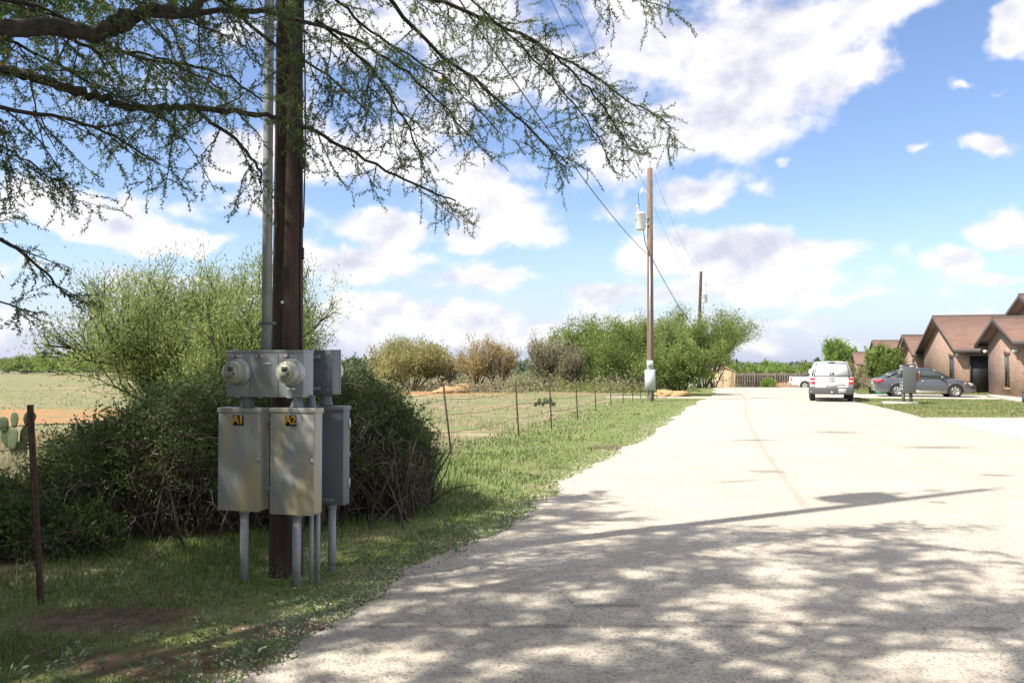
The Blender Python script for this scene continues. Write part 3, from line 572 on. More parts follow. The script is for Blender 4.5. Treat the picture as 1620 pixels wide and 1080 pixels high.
# couplings and breaker boxes
def breaker(name, a0, a1, b0, b1, z0, z1, front, label, txt=None, m='greymetal', posts=()):
    o = loc((a0 + a1) / 2, (b0 + b1) / 2, z0); t = thing(name, o, label, 'breaker box'); s = front
    g = G(); bx(g, a0, a1, b0, b1, z0, z1 - .02); bx(g, a0 - .006, a1 + .006, b0 - .012, b1 + .012, z1 - .034, z1); g.build('housing', M[m], t, o, bevel=.003)
    y0 = b0 if s < 0 else b1; g = G(); bx(g, a0 + .003, a1 - .003, min(y0, y0 + s * .007), max(y0, y0 + s * .007), z0 - .008, z1 - .038); d = g.build('door', M[m], t, o, bevel=.002)
    g = G(); hx = a1 - .006; bx(g, hx - .012, hx + .002, min(y0, y0 + s * .016), max(y0, y0 + s * .016), (z0 + z1) / 2 - .02, (z0 + z1) / 2 + .02); g.build('latch', M['galv'], d, o)
    if s > 0:
        for zz in (z0 + .12, z1 - .17): g = G(); bx(g, a1 - .001, a1 + .005, b1 - .02, b1 + .006, zz, zz + .07); g.build('hinge', M['galv'], d, o)
        g = G()
        for k in (.07, .15): g = G(); g.lathe([(.012, 0), (.012, .004)], loc(a1 - k - .03, b0, z1 - .085), -E2, 12); g.build('knockout', M['darkshademetal'], t, o)
        g = G(); bx(g, a1 - .30, a1 - .07, b0 - .012, b0, z0 + .02, z0 + .05); g.build('bracket', M['darkshademetal'], t, o)
    if txt:
        for k, ch in enumerate(txt):
            cx = a0 + .145 + k * .044; g = G(); bx(g, cx - .021, cx + .021, y0 - .0085, y0 - .007, z1 - .125, z1 - .048); pl = g.build('number_plate', M['ink'], d, o)
            text_mesh(ch, .085, loc(cx, y0 - .0095, z1 - .0865), E1, UP, M['gold'], 'letter', pl, o)
    for (pa, pb, r, ztop) in posts:
        g = G(); g.cyl(loc(pa, pb, -.1), loc(pa, pb, ztop), r, r, 16); g.lathe([(r * 1.25, 0), (r * 1.25, .03), (r, .035)], loc(pa, pb, ztop - .036), UP, 16); g.build('conduit', M['pvc'], t, o, smooth=False)
    return t, o
t1, o1 = breaker('breaker_box', -.38, -.034, -.30, -.19, .517, 1.245, -1, 'weathered grey steel box marked A1 below the left meter', 'A1', posts=((-.197, -.245, .030, .517),))
t2, o2 = breaker('breaker_box', .047, .396, -.31, -.20, .511, 1.25, -1, 'weathered grey steel box marked A2 below the right meter', 'A2', posts=((.228, -.25, .031, .511), (.30, -.17, .016, .56), (.335, -.14, .016, .58)))
t3, o3 = breaker('breaker_box', .035, .385, .15, .255, .50, 1.243, 1, 'grey steel box facing away with shade painted into its dark back, right of the box marked A2', None, 'darkshademetal', posts=((.27, .20, .029, .50),))
for t, o, a, b, r in ((t1, o1, -.19, -.235, .044), (t2, o2, .22, -.24, .044), (t3, o3, .215, .20, .044), (t2, o2, .295, -.17, .028)):
    g = G(); zt = z0 + .012 if t is not t3 else 1.335
    g.lathe([(r * 1.15, 0), (r * 1.15, .02), (r, .025), (r, .045), (r * .9, .05), (r * .9, zt - 1.243)], loc(a, b, 1.243), UP, 20); g.build('coupling', M['darkshademetal'], t, o)
# mounting strut behind boxes
for zz in (1.12, .62):
    g = G(); bx(g, -.33, .36, -.188, -.15, zz, zz + .04); bx(g, -.1, .1, -.15, -.10, zz, zz + .04); g.build('strut', M['galv'], pole1, PB)
o = loc(.15, .2, 1.33); ms = thing('meter_box', o, 'small grey meter box seen from behind, above the box with the shade painted back', 'meter box')
g = G(); bx(g, -.01, .29, .155, .275, 1.33, 1.668); g.build('housing', M['darkshademetal'], ms, o, bevel=.003)
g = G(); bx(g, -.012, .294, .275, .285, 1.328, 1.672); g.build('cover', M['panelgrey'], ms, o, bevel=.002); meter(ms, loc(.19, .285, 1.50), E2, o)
for zz in (1.365, 1.635): g = G(); g.lathe([(.007, 0), (.007, .005)], loc(.25, .155, zz), -E2, 8); g.build('bolt', M['galv'], ms, o)
g = G()
bx(g, -.0, .2, .11, .155, 1.36, 1.39); g.build('bracket', M['darkshademetal'], ms, o); g = G(); bx(g, -.0, .2, .11, .155, 1.60, 1.63); g.build('bracket', M['darkshademetal'], ms, o)

# ---------------------------------------------------------------- far poles
def far_pole(base, top, r, label, flip, wood='palewood'):
    B = Vector(base); T = Vector(top); d = (T - B) / (T.z - B.z); o = B
    t = thing('utility_pole', B, label, 'utility pole', 'utility poles along the verge')
    g = G(); g.tube([B - UP * .3, B, B + (T - B) * .5, T], [r, r, r * .86, r * .72], 18); g.build('pole', M[wood], t, o, smooth=True)
    H = T.z - B.z; tz = B + d * (H * .77); out = (-E1 if not flip else E1)
    transformer(t, tz + out * .40 - E2 * .1, out, .21, .72, o); cutout(t, B + d * (H * .90), out, o)
    g = G(); g.cyl(T, T + UP * .3, .03, .022, 8); g.lathe([(.03, 0), (.07, .03), (.05, .09), (.03, .11)], T + UP * .27, UP, 12); g.build('insulator', M['porcelain'], t, o)
    g = G(); b_ = tz + out * .45 + UP * .7
    g.tube([b_, b_ + out * .05 + UP * .25, B + d * (H * .90) + out * .5], .012, 5); g.build('lead', M['cable'], t, o); g = G(); g.tube([tz + out * .3 - UP * .3, tz + out * .22 - UP * .9, B + d * (H * .62) - E2 * (r + .04)], .018, 5); g.build('lead', M['cable'], t, o)
    for k in range(8):
        g = G(); g.cyl(B + d * (H * (.97 - k * .045)) + E1 * r * .6, B + d * (H * (.97 - k * .045)) + E1 * (r + .06), .008, .008, 5); g.build('bolt', M['galv'], t, o)
    c = B - E2 * (r + .035) + E1 * (.01 if not flip else -.04)
    g = G(); g.cyl(c + UP * 1.28, c + d * (H * .62), .035, .035, 12); g.cyl(c - UP * .1, c + UP * .6, .045, .045, 12); g.build('conduit', M['galv'], t, o)
    return t, o, c
pole2, oo, c = far_pole((6.06, 36, 0), (6.08, 36, 10.22), .155, 'tall brown pole with white transformer standing on the verge mid way down the road', False)
mb = thing('meter_box', c + UP * 1.3, 'small pale meter box on the mid distance pole above the large pale box', 'meter box'); o = c + UP * 1.3
g = G(); g.box(c - E2 * .06 + UP * 1.55, (.26, .12, .44), RZ); g.build('housing', M['palebox'], mb, o); meter(mb, c - E2 * .12 + UP * 1.56, -E2, o)
bb = thing('breaker_box', c + UP * .5, 'large pale grey box low on the mid distance pole', 'breaker box'); o = c + UP * .5
g = G(); g.box(c - E2 * .08 + UP * .93, (.44, .16, .90), RZ); g.build('housing', M['palebox'], bb, o, bevel=.006); g = G(); g.box(c - E2 * .167 + UP * .92, (.42, .012, .86), RZ); g.build('door', M['palebox'], bb, o)
g3 = gz(70)
pole3, oo, c3 = far_pole((15.75, 70, g3), (16.15, 70, 9.55), .16, 'distant dark leaning pole rising out of the green tree crowns', True, 'polewood')
cb = c3 + E1 * .15; bb = thing('breaker_box', cb + UP * .6, 'far grey box on two white legs under the tree at the distant pole', 'breaker box'); o = cb + UP * .6
g = G(); g.box(cb - E2 * .1 + UP * 1.05, (.5, .18, .9), RZ); g.build('housing', M['palebox'], bb, o); g = G(); g.box(cb - E2 * .2 + UP * 1.05, (.47, .014, .86), RZ); g.build('door', M['palebox'], bb, o)
for s in (-.75, .1):
    g = G(); g.cyl(cb + E1 * s - UP * .1, cb + E1 * s + UP * .62, .05, .05, 10); g.build('leg', M['white'], bb, o)
def wire(p0, p1, sag, r, label, mats='cable'):
    p0 = Vector(p0); p1 = Vector(p1); g = G()
    g.tube([p0.lerp(p1, t) - UP * (4 * sag * t * (1 - t)) for t in np.linspace(0, 1, 40)], r, 5)
    tag(g.build('overhead_wire', M[mats], org=p0), label, 'overhead wire')
T1 = PB + lean * 10.55; T2 = Vector((6.08, 36, 10.55)); T3 = Vector((16.05, 70, 9.85))
wire(PB + lean * 6.35 + E1 * .1, (6.2, 35.9, 6.2), .45, .011, 'thick black cable sagging from the foreground pole to the mid distance pole')
wire((6.2, 36.1, 6.2), (15.95, 69.9, 4.4), .35, .018, 'thick black cable dropping from the mid distance pole into the trees at the distant pole')
wire(T1, T2, .5, .006, 'thin top wire from the foreground pole to the tip of the mid distance pole')
wire(T2, T3, .8, .006, 'faint top wire from the mid distance pole tip to the distant pole tip')
wire(PB + lean * 9.2, (6.1, 36, 9.1), .4, .006, 'thin lower wire from the foreground pole to just below the mid distance pole top')
wire((6.25, 36, 8.5), (16.0, 70, 8.2), .5, .006, 'faint lower wire running on from the mid distance transformer to the distant pole')
wire(T1, T1 - E1 * 7 - E2 * 26, .5, .006, 'thin top wire running back from the foreground pole over the camera')

# ---------------------------------------------------------------- barbed wire fence
posts = [((65, 950), (48, 640)), ((714, 718), (701, 607)), ((820.5, 688.5), (815.5, 600)), ((872.5, 678), (868.5, 588)), ((914, 665), (910.5, 597)), ((943, 650), (940, 597)), ((967, 642), (964, 593)), ((986, 638), (984.5, 594)), ((1001, 634.5), (1000, 597)), ((1013.5, 631), (1013, 594)), ((1043, 622), (1042, 592)), ((1056, 620), (1055, 593)), ((1064, 618), (1063, 592))]
fo = Vector((-1.06, 14.4, 0)); fe = thing('wire_fence', fo, 'rusty barbed wire fence on steel posts between the field and the grassy verge', 'fence')
tops = []
for (b, t) in posts:
    Z = EYE * FPX / (b[1] - 578); B = pix(b[0], b[1], Z); B.z = 0; T = pix(t[0], t[1], Z * 1.002); tops.append((B, T)); w = .035 if Z > 6 else .04
    g = G(); d = (T - B); g.tube([B - d * .15, B, B + d * .5, T], [w / 2] * 4, 6); g.tube([B - d * .1 + E1 * .012 - E2 * .03, T + E1 * .012 - E2 * .03], .008, 4)
    for k in range(8): g.box(B + d * (.2 + k * .1) - E2 * .03, (.02, .02, .012))
    g.build('fence_post', M['rust'], fe, fo)
extra = (Vector((-8.2, -2, 0)), Vector((-8.2, -2, 1.3))); allp = [(Vector((-5.3, 2.0, 0)), Vector((-5.35, 2.0, 1.28)))] + tops[:1] + [(Vector((-2.3, 9.8, 0)), Vector((-2.33, 9.8, 1.2)))] + tops[1:]
for fr in (.90, .78, .56, .32):
    g = G(); pts = []
    for i in range(len(allp) - 1):
        a = allp[i][0].lerp(allp[i][1], fr); b = allp[i + 1][0].lerp(allp[i + 1][1], fr); nseg = 8
        for k in range(nseg): t = k / nseg; pts.append(a.lerp(b, t) - UP * (.05 * 4 * t * (1 - t)) + UP * R_.uniform(-.006, .006))
    Ls = [max(.0028, p.y * .00028) for p in pts]; g.tube(pts, Ls, 4)
    for i in range(0, 24):
        for k in range(8 if i < 16 else 5):
            a = pts[i].lerp(pts[i + 1], k / 8); rr_ = Vector((R_.uniform(-1, 1), R_.uniform(-1, 1), R_.uniform(-1, 1))).normalized() * .016; g.tube([a - rr_, a + rr_], .0017, 3)
    g.build('wire', M['fencerust'], fe, fo)
# ---------------------------------------------------------------- trees
def unit(v): v = np.asarray(v, float); return v / (np.linalg.norm(v) + 1e-9)
def walk(p, d, L, n, wander, grav, q):
    pts = [np.array(p, float)]; d = unit(d)
    for i in range(n):
        d = unit(d + q.normal(0, wander, 3) + np.array([0, 0, grav])); pts.append(pts[-1] + d * L / n)
    return np.array(pts)
def shrubtree(name, base, width, height, label, leaf, seed, cat='tree', group=None, stems=5, flare=.8, nleaf=7000, lsize=(.20, .07), droop=.0, trunk_len=.18, depth=None, fuzz=.035, low=.0, bark='bark', lv=3, dense=1.0, up=.5, spray=False):
    q = np.random.default_rng(seed); base = Vector(base); lines = []; tips = []
    def rec(p, d, L, r, lvl):
        n = 6 if lvl < 2 else 5; pts = walk(p, d, L, n, .10 + .04 * lvl, .03 if droop == 0 else -droop * lvl * .08, q); lines.append((pts, np.linspace(r, r * .45, n + 1), lvl))
        if lvl >= lv: tips.append(pts); return
        if lvl == lv - 1: tips.append(pts)
        nc = int((4 if lvl == 0 else 5) * dense) + int(q.integers(0, 2))
        for k in range(nc):
            i = int(q.integers(2 if lvl == 0 else 1, n + 1)); t = unit(pts[min(i, n)] - pts[i - 1])
            nd = unit(t * (1.4 if up >= .8 else .9) + q.normal(0, .5, 3) + np.array([0, 0, (.35 if up >= .8 else .12) if droop == 0 else -.1])); rec(pts[i], nd, L * q.uniform(.5, .78), r * .5, lvl + 1)
    for s in range(stems):
        a = 2 * math.pi * (s + q.uniform(-.3, .3)) / stems; fl = flare * q.uniform(.35, 1.1)
        rec(np.array([.03 * math.cos(a), .03 * math.sin(a), 0]), [fl * math.cos(a), fl * math.sin(a), 1], .48 * q.uniform(.8, 1.15), .028, 0)
    P = []; D = []; per = max(3, nleaf // max(1, len(tips)))
    for pts in tips:
        t = q.random(per) * (len(pts) - 1); i = np.minimum(t.astype(int), len(pts) - 2); fr = (t - i)[:, None]
        c = pts[i] * (1 - fr) + pts[i + 1] * fr; dd = pts[i + 1] - pts[i]; dd /= np.linalg.norm(dd, axis=1)[:, None]
        P.append(c + q.normal(0, fuzz, (per, 3))); D.append(dd * .8 + q.normal(0, .5, (per, 3)) + np.array([0, 0, up * .4]))
    P = np.concatenate(P); D = np.concatenate(D)
    P0 = P; lo = np.percentile(P, 1, axis=0); hi = np.percentile(P, 99.3, axis=0)
    keep = P[:, 2] > low * hi[2]; P = P[keep]; D = D[keep]
    cx_ = (lo[0] + hi[0]) / 2; cy_ = (lo[1] + hi[1]) / 2; zc = .32 * hi[2]
    def ell(p): return np.sqrt(((p[:, 0] - cx_) / (.55 * (hi[0] - lo[0]))) ** 2 + ((p[:, 1] - cy_) / (.55 * (hi[1] - lo[1]))) ** 2 + (np.clip(p[:, 2] - zc, 0, None) / (1.06 * hi[2] - zc)) ** 2)
    k_ = ell(P) < .97 + np.abs(q.normal(0, .16, len(P))) + .09 * np.sin(P[:, 0] * 23 + 2 * np.sin(P[:, 2] * 19)) * np.sin(P[:, 2] * 17 + P[:, 1] * 21); P = P[k_]; D = D[k_]
    S = np.array([width / (hi[0] - lo[0]), (depth or width) / (hi[1] - lo[1]), height / hi[2]]); off = np.array([-(lo[0] + hi[0]) / 2, 0, 0]) * S * .8
    b = np.array(base); tr = thing(name, base, label, cat, group)
    g = G()
    for pts, r, lvl in lines:
        e_ = ell(pts); m_ = len(pts) if (e_ < 1.14).all() else int(np.argmax(e_ >= 1.14))
        if m_ < 2: continue
        pts = pts[:m_]; r = r[:m_]
        g.tube(pts * S + b + off * np.clip(pts[:, 2:3] * 2, 0, 1), r * min(height, 4) * (.6 if lvl < 2 else .5), 5 if lvl < 2 else 3, cap=False)
    g.build('trunk', M[bark], tr, base, smooth=True)
    g = G(); n = len(P); g.leaves(P * S + b + off * np.clip(P[:, 2:3] * 2, 0, 1), D, q.uniform(.6, 1.2, n) * lsize[0], q.uniform(.7, 1.2, n) * lsize[1]); g.build('crown', M[leaf], tr, base)
    return tr
def at(px, Z): 
    p = pix(px, 578, Z); p.z = gz(Z, p.x) - .05; return p
def wd(px, Z): return px * Z / FPX
def ht(y, Z, px=810): return EYE + (578 - y) * Z / FPX - gz(Z, (px - 810) * Z / FPX)
# big feathery huisache beyond the fence, left of the pole
shrubtree('huisache_tree', at(335, 17), wd(375, 17), ht(400, 17), 'large feathery yellow green multi stemmed tree behind the leafy bush and meter boxes', 'leafhui', 21, stems=16, flare=1.0, nleaf=170000, lsize=(.075, .023), fuzz=.022, lv=3, dense=1.25, up=1.1, spray=True)
# row in the field
shrubtree('huisache_tree', at(650, 51), wd(122, 51), ht(533, 51), 'yellow green tree leftmost in the field row right of the meter boxes', 'leafyel', 31, group='trees in the field row', stems=8, flare=.9, nleaf=16000, lsize=(.26, .06), up=1)
shrubtree('huisache_tree', at(704, 53), wd(56, 53), ht(546, 53), 'small brownish tree between the yellow green tree and the orange trees', 'leafbrn', 32, group='trees in the field row', stems=5, flare=.5, nleaf=4000, lsize=(.24, .06), up=1)
shrubtree('huisache_tree', at(755, 49), wd(80, 49), ht(530, 49), 'orange tinted tree with bare stems, left of the two orange ones', 'leaforg', 33, group='trees in the field row', stems=6, flare=.7, nleaf=6500, lsize=(.17, .04), up=1, low=.2)
shrubtree('huisache_tree', at(789, 50), wd(70, 50), ht(533, 50), 'orange tinted tree standing right of its orange neighbour', 'leaforg', 34, group='trees in the field row', stems=6, flare=.6, nleaf=6000, lsize=(.17, .04), up=1, low=.2)
shrubtree('bare_tree', at(868, 51), wd(80, 51), ht(523, 51), 'sparse olive brown tree just left of the large green trees', 'leafbrn', 35, group='trees in the field row', stems=8, flare=.6, nleaf=7000, lsize=(.22, .045), up=1, low=.15)
shrubtree('bare_tree', at(905, 50), wd(46, 50), ht(545, 50), 'thin grey brown tree in front of the first large green tree', 'leafbrn', 36, group='trees in the field row', stems=7, flare=.35, nleaf=2000, lsize=(.22, .04), up=1)
shrubtree('mesquite_tree', at(930, 54), wd(135, 54), ht(503, 54), 'large rounded green tree, leftmost of the dense green clump by the fence', 'leafgreen', 41, group='green trees along the verge', stems=7, flare=.9, nleaf=26000, lsize=(.19, .06), low=.16, up=.7)
shrubtree('mesquite_tree', at(985, 51), wd(130, 51), ht(499, 51), 'large green tree directly behind the mid distance pole', 'leafgreen', 42, group='green trees along the verge', stems=7, flare=.9, nleaf=26000, lsize=(.18, .055), low=.16, up=.7)
shrubtree('mesquite_tree', at(1042, 57), wd(115, 57), ht(497, 57), 'wispy topped green tree between the mid distance pole and the distant pole', 'leafhui', 43, group='green trees along the verge', stems=8, flare=.9, nleaf=16000, lsize=(.24, .06), low=.12, up=1)
shrubtree('mesquite_tree', at(1076, 43.5), wd(110, 43.5), ht(528, 43.5), 'lower dense green tree with dark shaded foot near the pale far box', 'leafgreen', 44, group='green trees along the verge', stems=6, flare=.9, nleaf=24000, lsize=(.16, .055), low=.03, up=.3)
shrubtree('mesquite_tree', at(1112, 62), wd(160, 62), ht(487, 62), 'broad feathery green tree reaching out over the road by the distant pole', 'leafgreen', 45, group='green trees along the verge', stems=7, flare=1.0, nleaf=30000, lsize=(.22, .055), low=.3, up=.9)
shrubtree('mesquite_tree', at(1128, 70), wd(66, 70), ht(540, 70), 'drooping green tree at road edge in front of the tan shed', 'leafgreen', 46, group='green trees along the verge', stems=5, flare=.9, nleaf=7000, lsize=(.24, .08), low=.5, up=-.3)
for i, (px, Z, w, y, lab, lf) in enumerate(((965, 56, 60, 585, 'low green brush under the large green trees left of the mid distance pole', 'leafgreen'), (1015, 52, 46, 592, 'pale dry brush at the fence beside the mid distance pole', 'leafbrn'), (830, 70, 60, 590, 'small bright green shrub between the orange trees and the bare tree', 'leaflime'), (728, 60, 44, 598, 'small yellow green shrub left of the orange trees', 'leaflime'), (1060, 54, 50, 588, 'dark low brush right of the mid distance pole', 'leafgreen'), (560, 90, 90, 578, 'brown scrub patch beyond the right end of the leafy bush', 'leafbrn'), (610, 95, 90, 580, 'brown scrub patch left of the field tree row', 'leafbrn'))):
    shrubtree('shrub', at(px, Z), wd(w, Z), ht(y, Z), lab, lf, 60 + i, cat='shrub', stems=6, flare=1.1, nleaf=2600, lsize=(.18, .07))
# left distance
for i, (px, Z, w, y, lab) in enumerate(((40, 150, 60, 562, 'far rounded green tree nearest the left edge of the field'), (95, 135, 70, 556, 'far bright green tree second from the left across the field'), (150, 120, 84, 548, 'far bright green tree left of the big feathery tree'), (205, 100, 76, 546, 'darker green tree just left of the big feathery tree'), (265, 85, 90, 550, 'green tree half hidden behind the big feathery tree'), (0, 160, 60, 566, 'far green tree cut by the left edge of the picture'))):
    shrubtree('field_tree', at(px, Z), wd(w, Z) * 1.15, ht(y, Z, px), lab, 'leaflime' if i in (1, 2) else 'leafgreen', 80 + i, group='far trees across the field', stems=5, flare=1.1, nleaf=4500, lsize=(.45, .2), low=.2, lv=3)
# right distance, behind the board fence and by the houses
for i, (px, Z, w, y, lab, lf) in enumerate(((1180, 110, 50, 574, 'green tree top behind the left end of the board fence next to the shed', 'leafgreen'), (1207, 120, 50, 573, 'bright green tree top behind the board fence, second from the shed', 'leaflime'), (1236, 125, 50, 577, 'low green tree top behind the middle of the board fence', 'leaflime'), (1262, 118, 46, 578, 'low green tree top behind the right part of the board fence', 'leafgreen'), (1288, 112, 36, 572, 'green tree behind the board fence just left of the parked pickup', 'leafgreen'))):
    shrubtree('treetop', at(px, Z), wd(w, Z) * 1.3, ht(y, Z), lab, lf, 100 + i, group='trees behind the board fence', stems=6, flare=1.1, nleaf=4500, lsize=(.42, .2), lv=3)
shrubtree('round_tree', at(1330, 125), wd(50, 125), ht(537, 125), 'rounded bright green tree rising behind the white pickup topper', 'leaflime', 111, stems=6, flare=.9, nleaf=11000, lsize=(.45, .2), low=.15)
shrubtree('round_tree', at(1398, 56), wd(50, 56), ht(545, 56), 'green tree standing before the brick houses above the sedan boot', 'leafgreen', 112, stems=6, flare=.9, nleaf=24000, lsize=(.2, .09), low=.1)
shrubtree('garden_shrub', at(1354, 52), wd(30, 52), ht(590, 52), 'small dark twiggy shrub between the pickup and the sedan', 'leafbrn', 113, cat='shrub', stems=7, flare=.9, nleaf=2600, lsize=(.10, .05), low=.3)
shrubtree('garden_shrub', at(1352, 56), wd(34, 56), ht(570, 56), 'thin yellowish shrub behind the dark twiggy one', 'leafyel', 114, cat='shrub', stems=7, flare=.8, nleaf=1600, lsize=(.12, .05), low=.15)
shrubtree('shrub', at(1216, 93), wd(22, 93), ht(598, 93), 'small feathery shrub on the soil heap before the board fence', 'leaflime', 115, cat='shrub', stems=5, flare=1.3, nleaf=900, lsize=(.28, .08))

# unseen trees added behind and left of the viewer to shade the near verge
for i, (x, y, w, h, lab) in enumerate(((-10.5, 2.2, 7, 6.5, 'dense green tree added for shade left of the overhanging one, outside the picture'), (-8.0, -4.0, 7, 6.5, 'unseen dense green tree added for shade behind the viewer on the left'), (-2.5, -7.0, 7, 6, 'unseen dense green tree added for shade behind the viewer on the verge'))):
    shrubtree('mesquite_tree', (x, y, 0), w, h, lab, 'leafgreen', 150 + i, group='unseen trees added for shade', stems=7, flare=.9, nleaf=22000, lsize=(.22, .11), low=.05)
# undergrowth between the stems of the field row, one mass nobody could count
g = G(); q = np.random.default_rng(55)
for lf, nm, lab, n, rng_x in (('leafbrn', 'undergrowth', 'pale dry brush and weeds between the stems of the field trees', 26000, (585, 1062)), ('leafgreen', 'undergrowth', 'low green brush among the stems of the field trees', 14000, (840, 1070))):
    g = G(); c = q.uniform(rng_x[0], rng_x[1], 90); cz = q.uniform(46, 66, 90); ch = q.uniform(.3, 1.3, 90); k = q.integers(0, 90, n)
    Yv = cz[k] + q.normal(0, .6, n); Xv = (c[k] - 810) / FPX * cz[k] + q.normal(0, .8, n); Hv = np.abs(q.normal(0, .45, n)) * ch[k]; ok = Xv < .272 * Yv - 5.1
    P = np.stack([Xv, Yv, Hv], 1)[ok]; g.leaves(P, q.normal(0, 1, (len(P), 3)) + np.array([0, 0, .7]), .22, .05); tag(g.build(nm, M[lf]), lab, 'brush', kind='stuff')
# far woods: one mass nobody could count
g = G(); q = np.random.default_rng(5)
for (y0, y1, xs, n, cz) in ((170, 260, (-130, 15), 130, 3.2), (260, 620, (-420, 500), 520, 4.2), (620, 1300, (-1000, 1000), 700, 6)):
    for _ in range(n):
        Y = q.uniform(y0, y1); X = q.uniform(*xs); 
        if y0 < 250 and X / Y > .02: continue
        k = 46; R3 = cz * q.uniform(.7, 1.3) * (.75 if X < 0 else 1); a = q.normal(size=(k, 3)); a /= np.linalg.norm(a, axis=1)[:, None]; a[:, 2] = np.abs(a[:, 2])
        c = np.array([X, Y, gz(Y, X)]); P = c + a * np.array([R3 * 1.3, R3, R3 * .95]) * q.uniform(.6, 1, (k, 1))
        g.leaves(P, a + q.normal(0, .6, (k, 3)), R3 * .7, R3 * .45)
tag(g.build('woodland', M['woods']), 'dense far woodland filling the plain below the horizon', 'woodland', kind='stuff')

# ---------------------------------------------------------------- leafy bushes round the fence
def bush(name, label, ells, seed, nl, nt, org):
    q = np.random.default_rng(seed); vol = np.array([e[3] * e[5] for e in ells]); t = thing(name, org, label, 'bush'); g = G()
    for e, w in zip(ells, vol / vol.sum()):
        n = int(nl * w); a = q.normal(size=(n, 3)); a /= np.linalg.norm(a, axis=1)[:, None]
        lump = 1 + .2 * np.sin(a[:, 0] * 7 + a[:, 2] * 9 + e[0]) * np.sin(a[:, 1] * 8 + e[1]) + .08 * np.sin(a[:, 0] * 19) * np.sin(a[:, 2] * 17)
        r = lump * (1 - np.abs(q.normal(0, .13, n))); P = np.array(e[:3]) + a * r[:, None] * np.array(e[3:6]); out = q.random(n) < .05; P[out] += a[out] * q.uniform(.02, .16, (out.sum(), 1))
        ok = P[:, 2] > .01
        # live leaves gather on the upper half; lower down mostly twigs
        ok &= (a[:, 2] > .22 + q.normal(0, .28, n)); P = P[ok]; A = a[ok]; m_ = len(P)
        g.leaves(P, A * .6 + q.normal(0, .6, (m_, 3)), q.uniform(.02, .05, m_), q.uniform(.01, .022, m_))
    ns = nl // 55; sp = []; sd = []
    for _ in range(ns):
        e = ells[int(q.choice(len(ells), p=vol / vol.sum()))]; a = unit(q.normal(size=3)); a[2] = abs(a[2]); 
        if a[2] < q.uniform(-.1, .5): continue
        c = np.array(e[:3]) + a * np.array(e[3:6]) * q.uniform(.85, 1.05); k = int(q.integers(12, 30)); S = walk(c, a + q.normal(0, .5, 3) + np.array([0, 0, .35]), q.uniform(.08, .30) * (1 if q.random() < .9 else 1.7), 5, .2, 0, q)
        tt = q.random(k) * 4.9; ii = tt.astype(int); sp.append(S[ii] + (S[ii + 1] - S[ii]) * (tt - ii)[:, None]); sd.append(q.normal(0, 1, (k, 3)) + (S[-1] - S[0]) * 4)
    sp = np.concatenate(sp); sd = np.concatenate(sd); m_ = len(sp); g.leaves(sp, sd, q.uniform(.02, .045, m_), q.uniform(.009, .02, m_))
    g.build('foliage', M['leafbush'], t, org); g = G()
    for e, w in zip(ells, vol / vol.sum()):
        n = int(nl * w * .5); a = q.normal(size=(n, 3)); a /= np.linalg.norm(a, axis=1)[:, None]; r = 1.0 - np.abs(q.normal(0, .14, n)); P = np.array(e[:3]) + a * r[:, None] * np.array(e[3:6])
        P = P[(P[:, 2] > .01)]; m_ = len(P); g.leaves(P, q.normal(0, 1, (m_, 3)) + np.array([0, 0, -.3]), q.uniform(.04, .11, m_), q.uniform(.003, .007, m_))
    g.build('dry_tangle', M['tangle'], t, org)
    g = G(); g2 = G()
    for i in range(nt):
        e = ells[int(q.choice(len(ells), p=vol / vol.sum()))]; a = unit(q.normal(size=3)); a[2] = abs(a[2]) * q.choice([1, .4]); p0 = np.array(e[:3]) + a * np.array(e[3:6]) * q.uniform(.75, 1.04)
        if p0[2] < .03: continue
        d = unit(np.cross(a, q.normal(size=3)) + a * .05 + np.array([0, 0, q.uniform(-.6, .2)])); pts = walk(p0, d, q.uniform(.12, .5), 9, .30, -.10, q)
        pts = pts[pts[:, 2] > .0]
        if len(pts) < 4: continue
        (g if (i % 3 and a[2] < .35) or i % 4 == 0 else g2).tube(pts, np.linspace(.0042, .0018, len(pts)) * q.uniform(.6, 1.4), 3, cap=False)
    g.build('dry_stems', M['twig'], t, org)
    if g2.n: g2.build('pale_tendrils', M['drytwig'], t, org)
    # woody core branches so that the inside is not hollow
    g = G()
    for i in range(int(nt * .35)):
        e = ells[int(q.choice(len(ells)))]; b = np.array([e[0] + q.normal(0, e[3] * .45), e[1] + q.normal(0, e[4] * .45), 0]); d = unit([q.normal(0, .35), q.normal(0, .35), 1])
        g.tube(walk(b, d, (e[5] + e[2]) * .62, 6, .12, 0, q), np.linspace(.012, .004, 7), 4, cap=False)
    g.build('stems', M['twig'], t, org)
    return t
bush('bush', 'big dark leafy bush swallowing the wire fence left of the meter boxes', [(-3.05, 8.3, .45, .95, 1.1, .93), (-3.8, 8.1, .3, .8, .9, .68), (-4.7, 7.8, .05, .7, .7, .40), (-2.5, 8.6, .5, .8, 1.0, .86)], 1, 170000, 2600, (-3.4, 8.2, 0))
bush('bush', 'rounded vine covered bush with pale dry tendrils right behind the meter boxes', [(-1.80, 9.0, .5, .78, 1.0, .93), (-1.38, 9.1, .35, .5, .85, .78), (-2.15, 8.8, .4, .6, .9, .86)], 2, 100000, 3600, (-1.8, 9, 0))
bush('bush', 'low leafy patch at the left edge around the near fence post', [(-4.7, 6.7, .05, .75, .5, .5), (-3.9, 6.9, .0, .6, .4, .34)], 3, 60000, 300, (-4.4, 6.7, 0))
g = G(); g.tube([pix(226, 888, 6.3), pix(268, 856, 6.5)], [.006, .003], 5); tag(g.build('dry_stick', M['drytwig'], org=pix(226, 888, 6.3)), 'pale dry stick leaning at the foot of the big dark bush', 'stick')

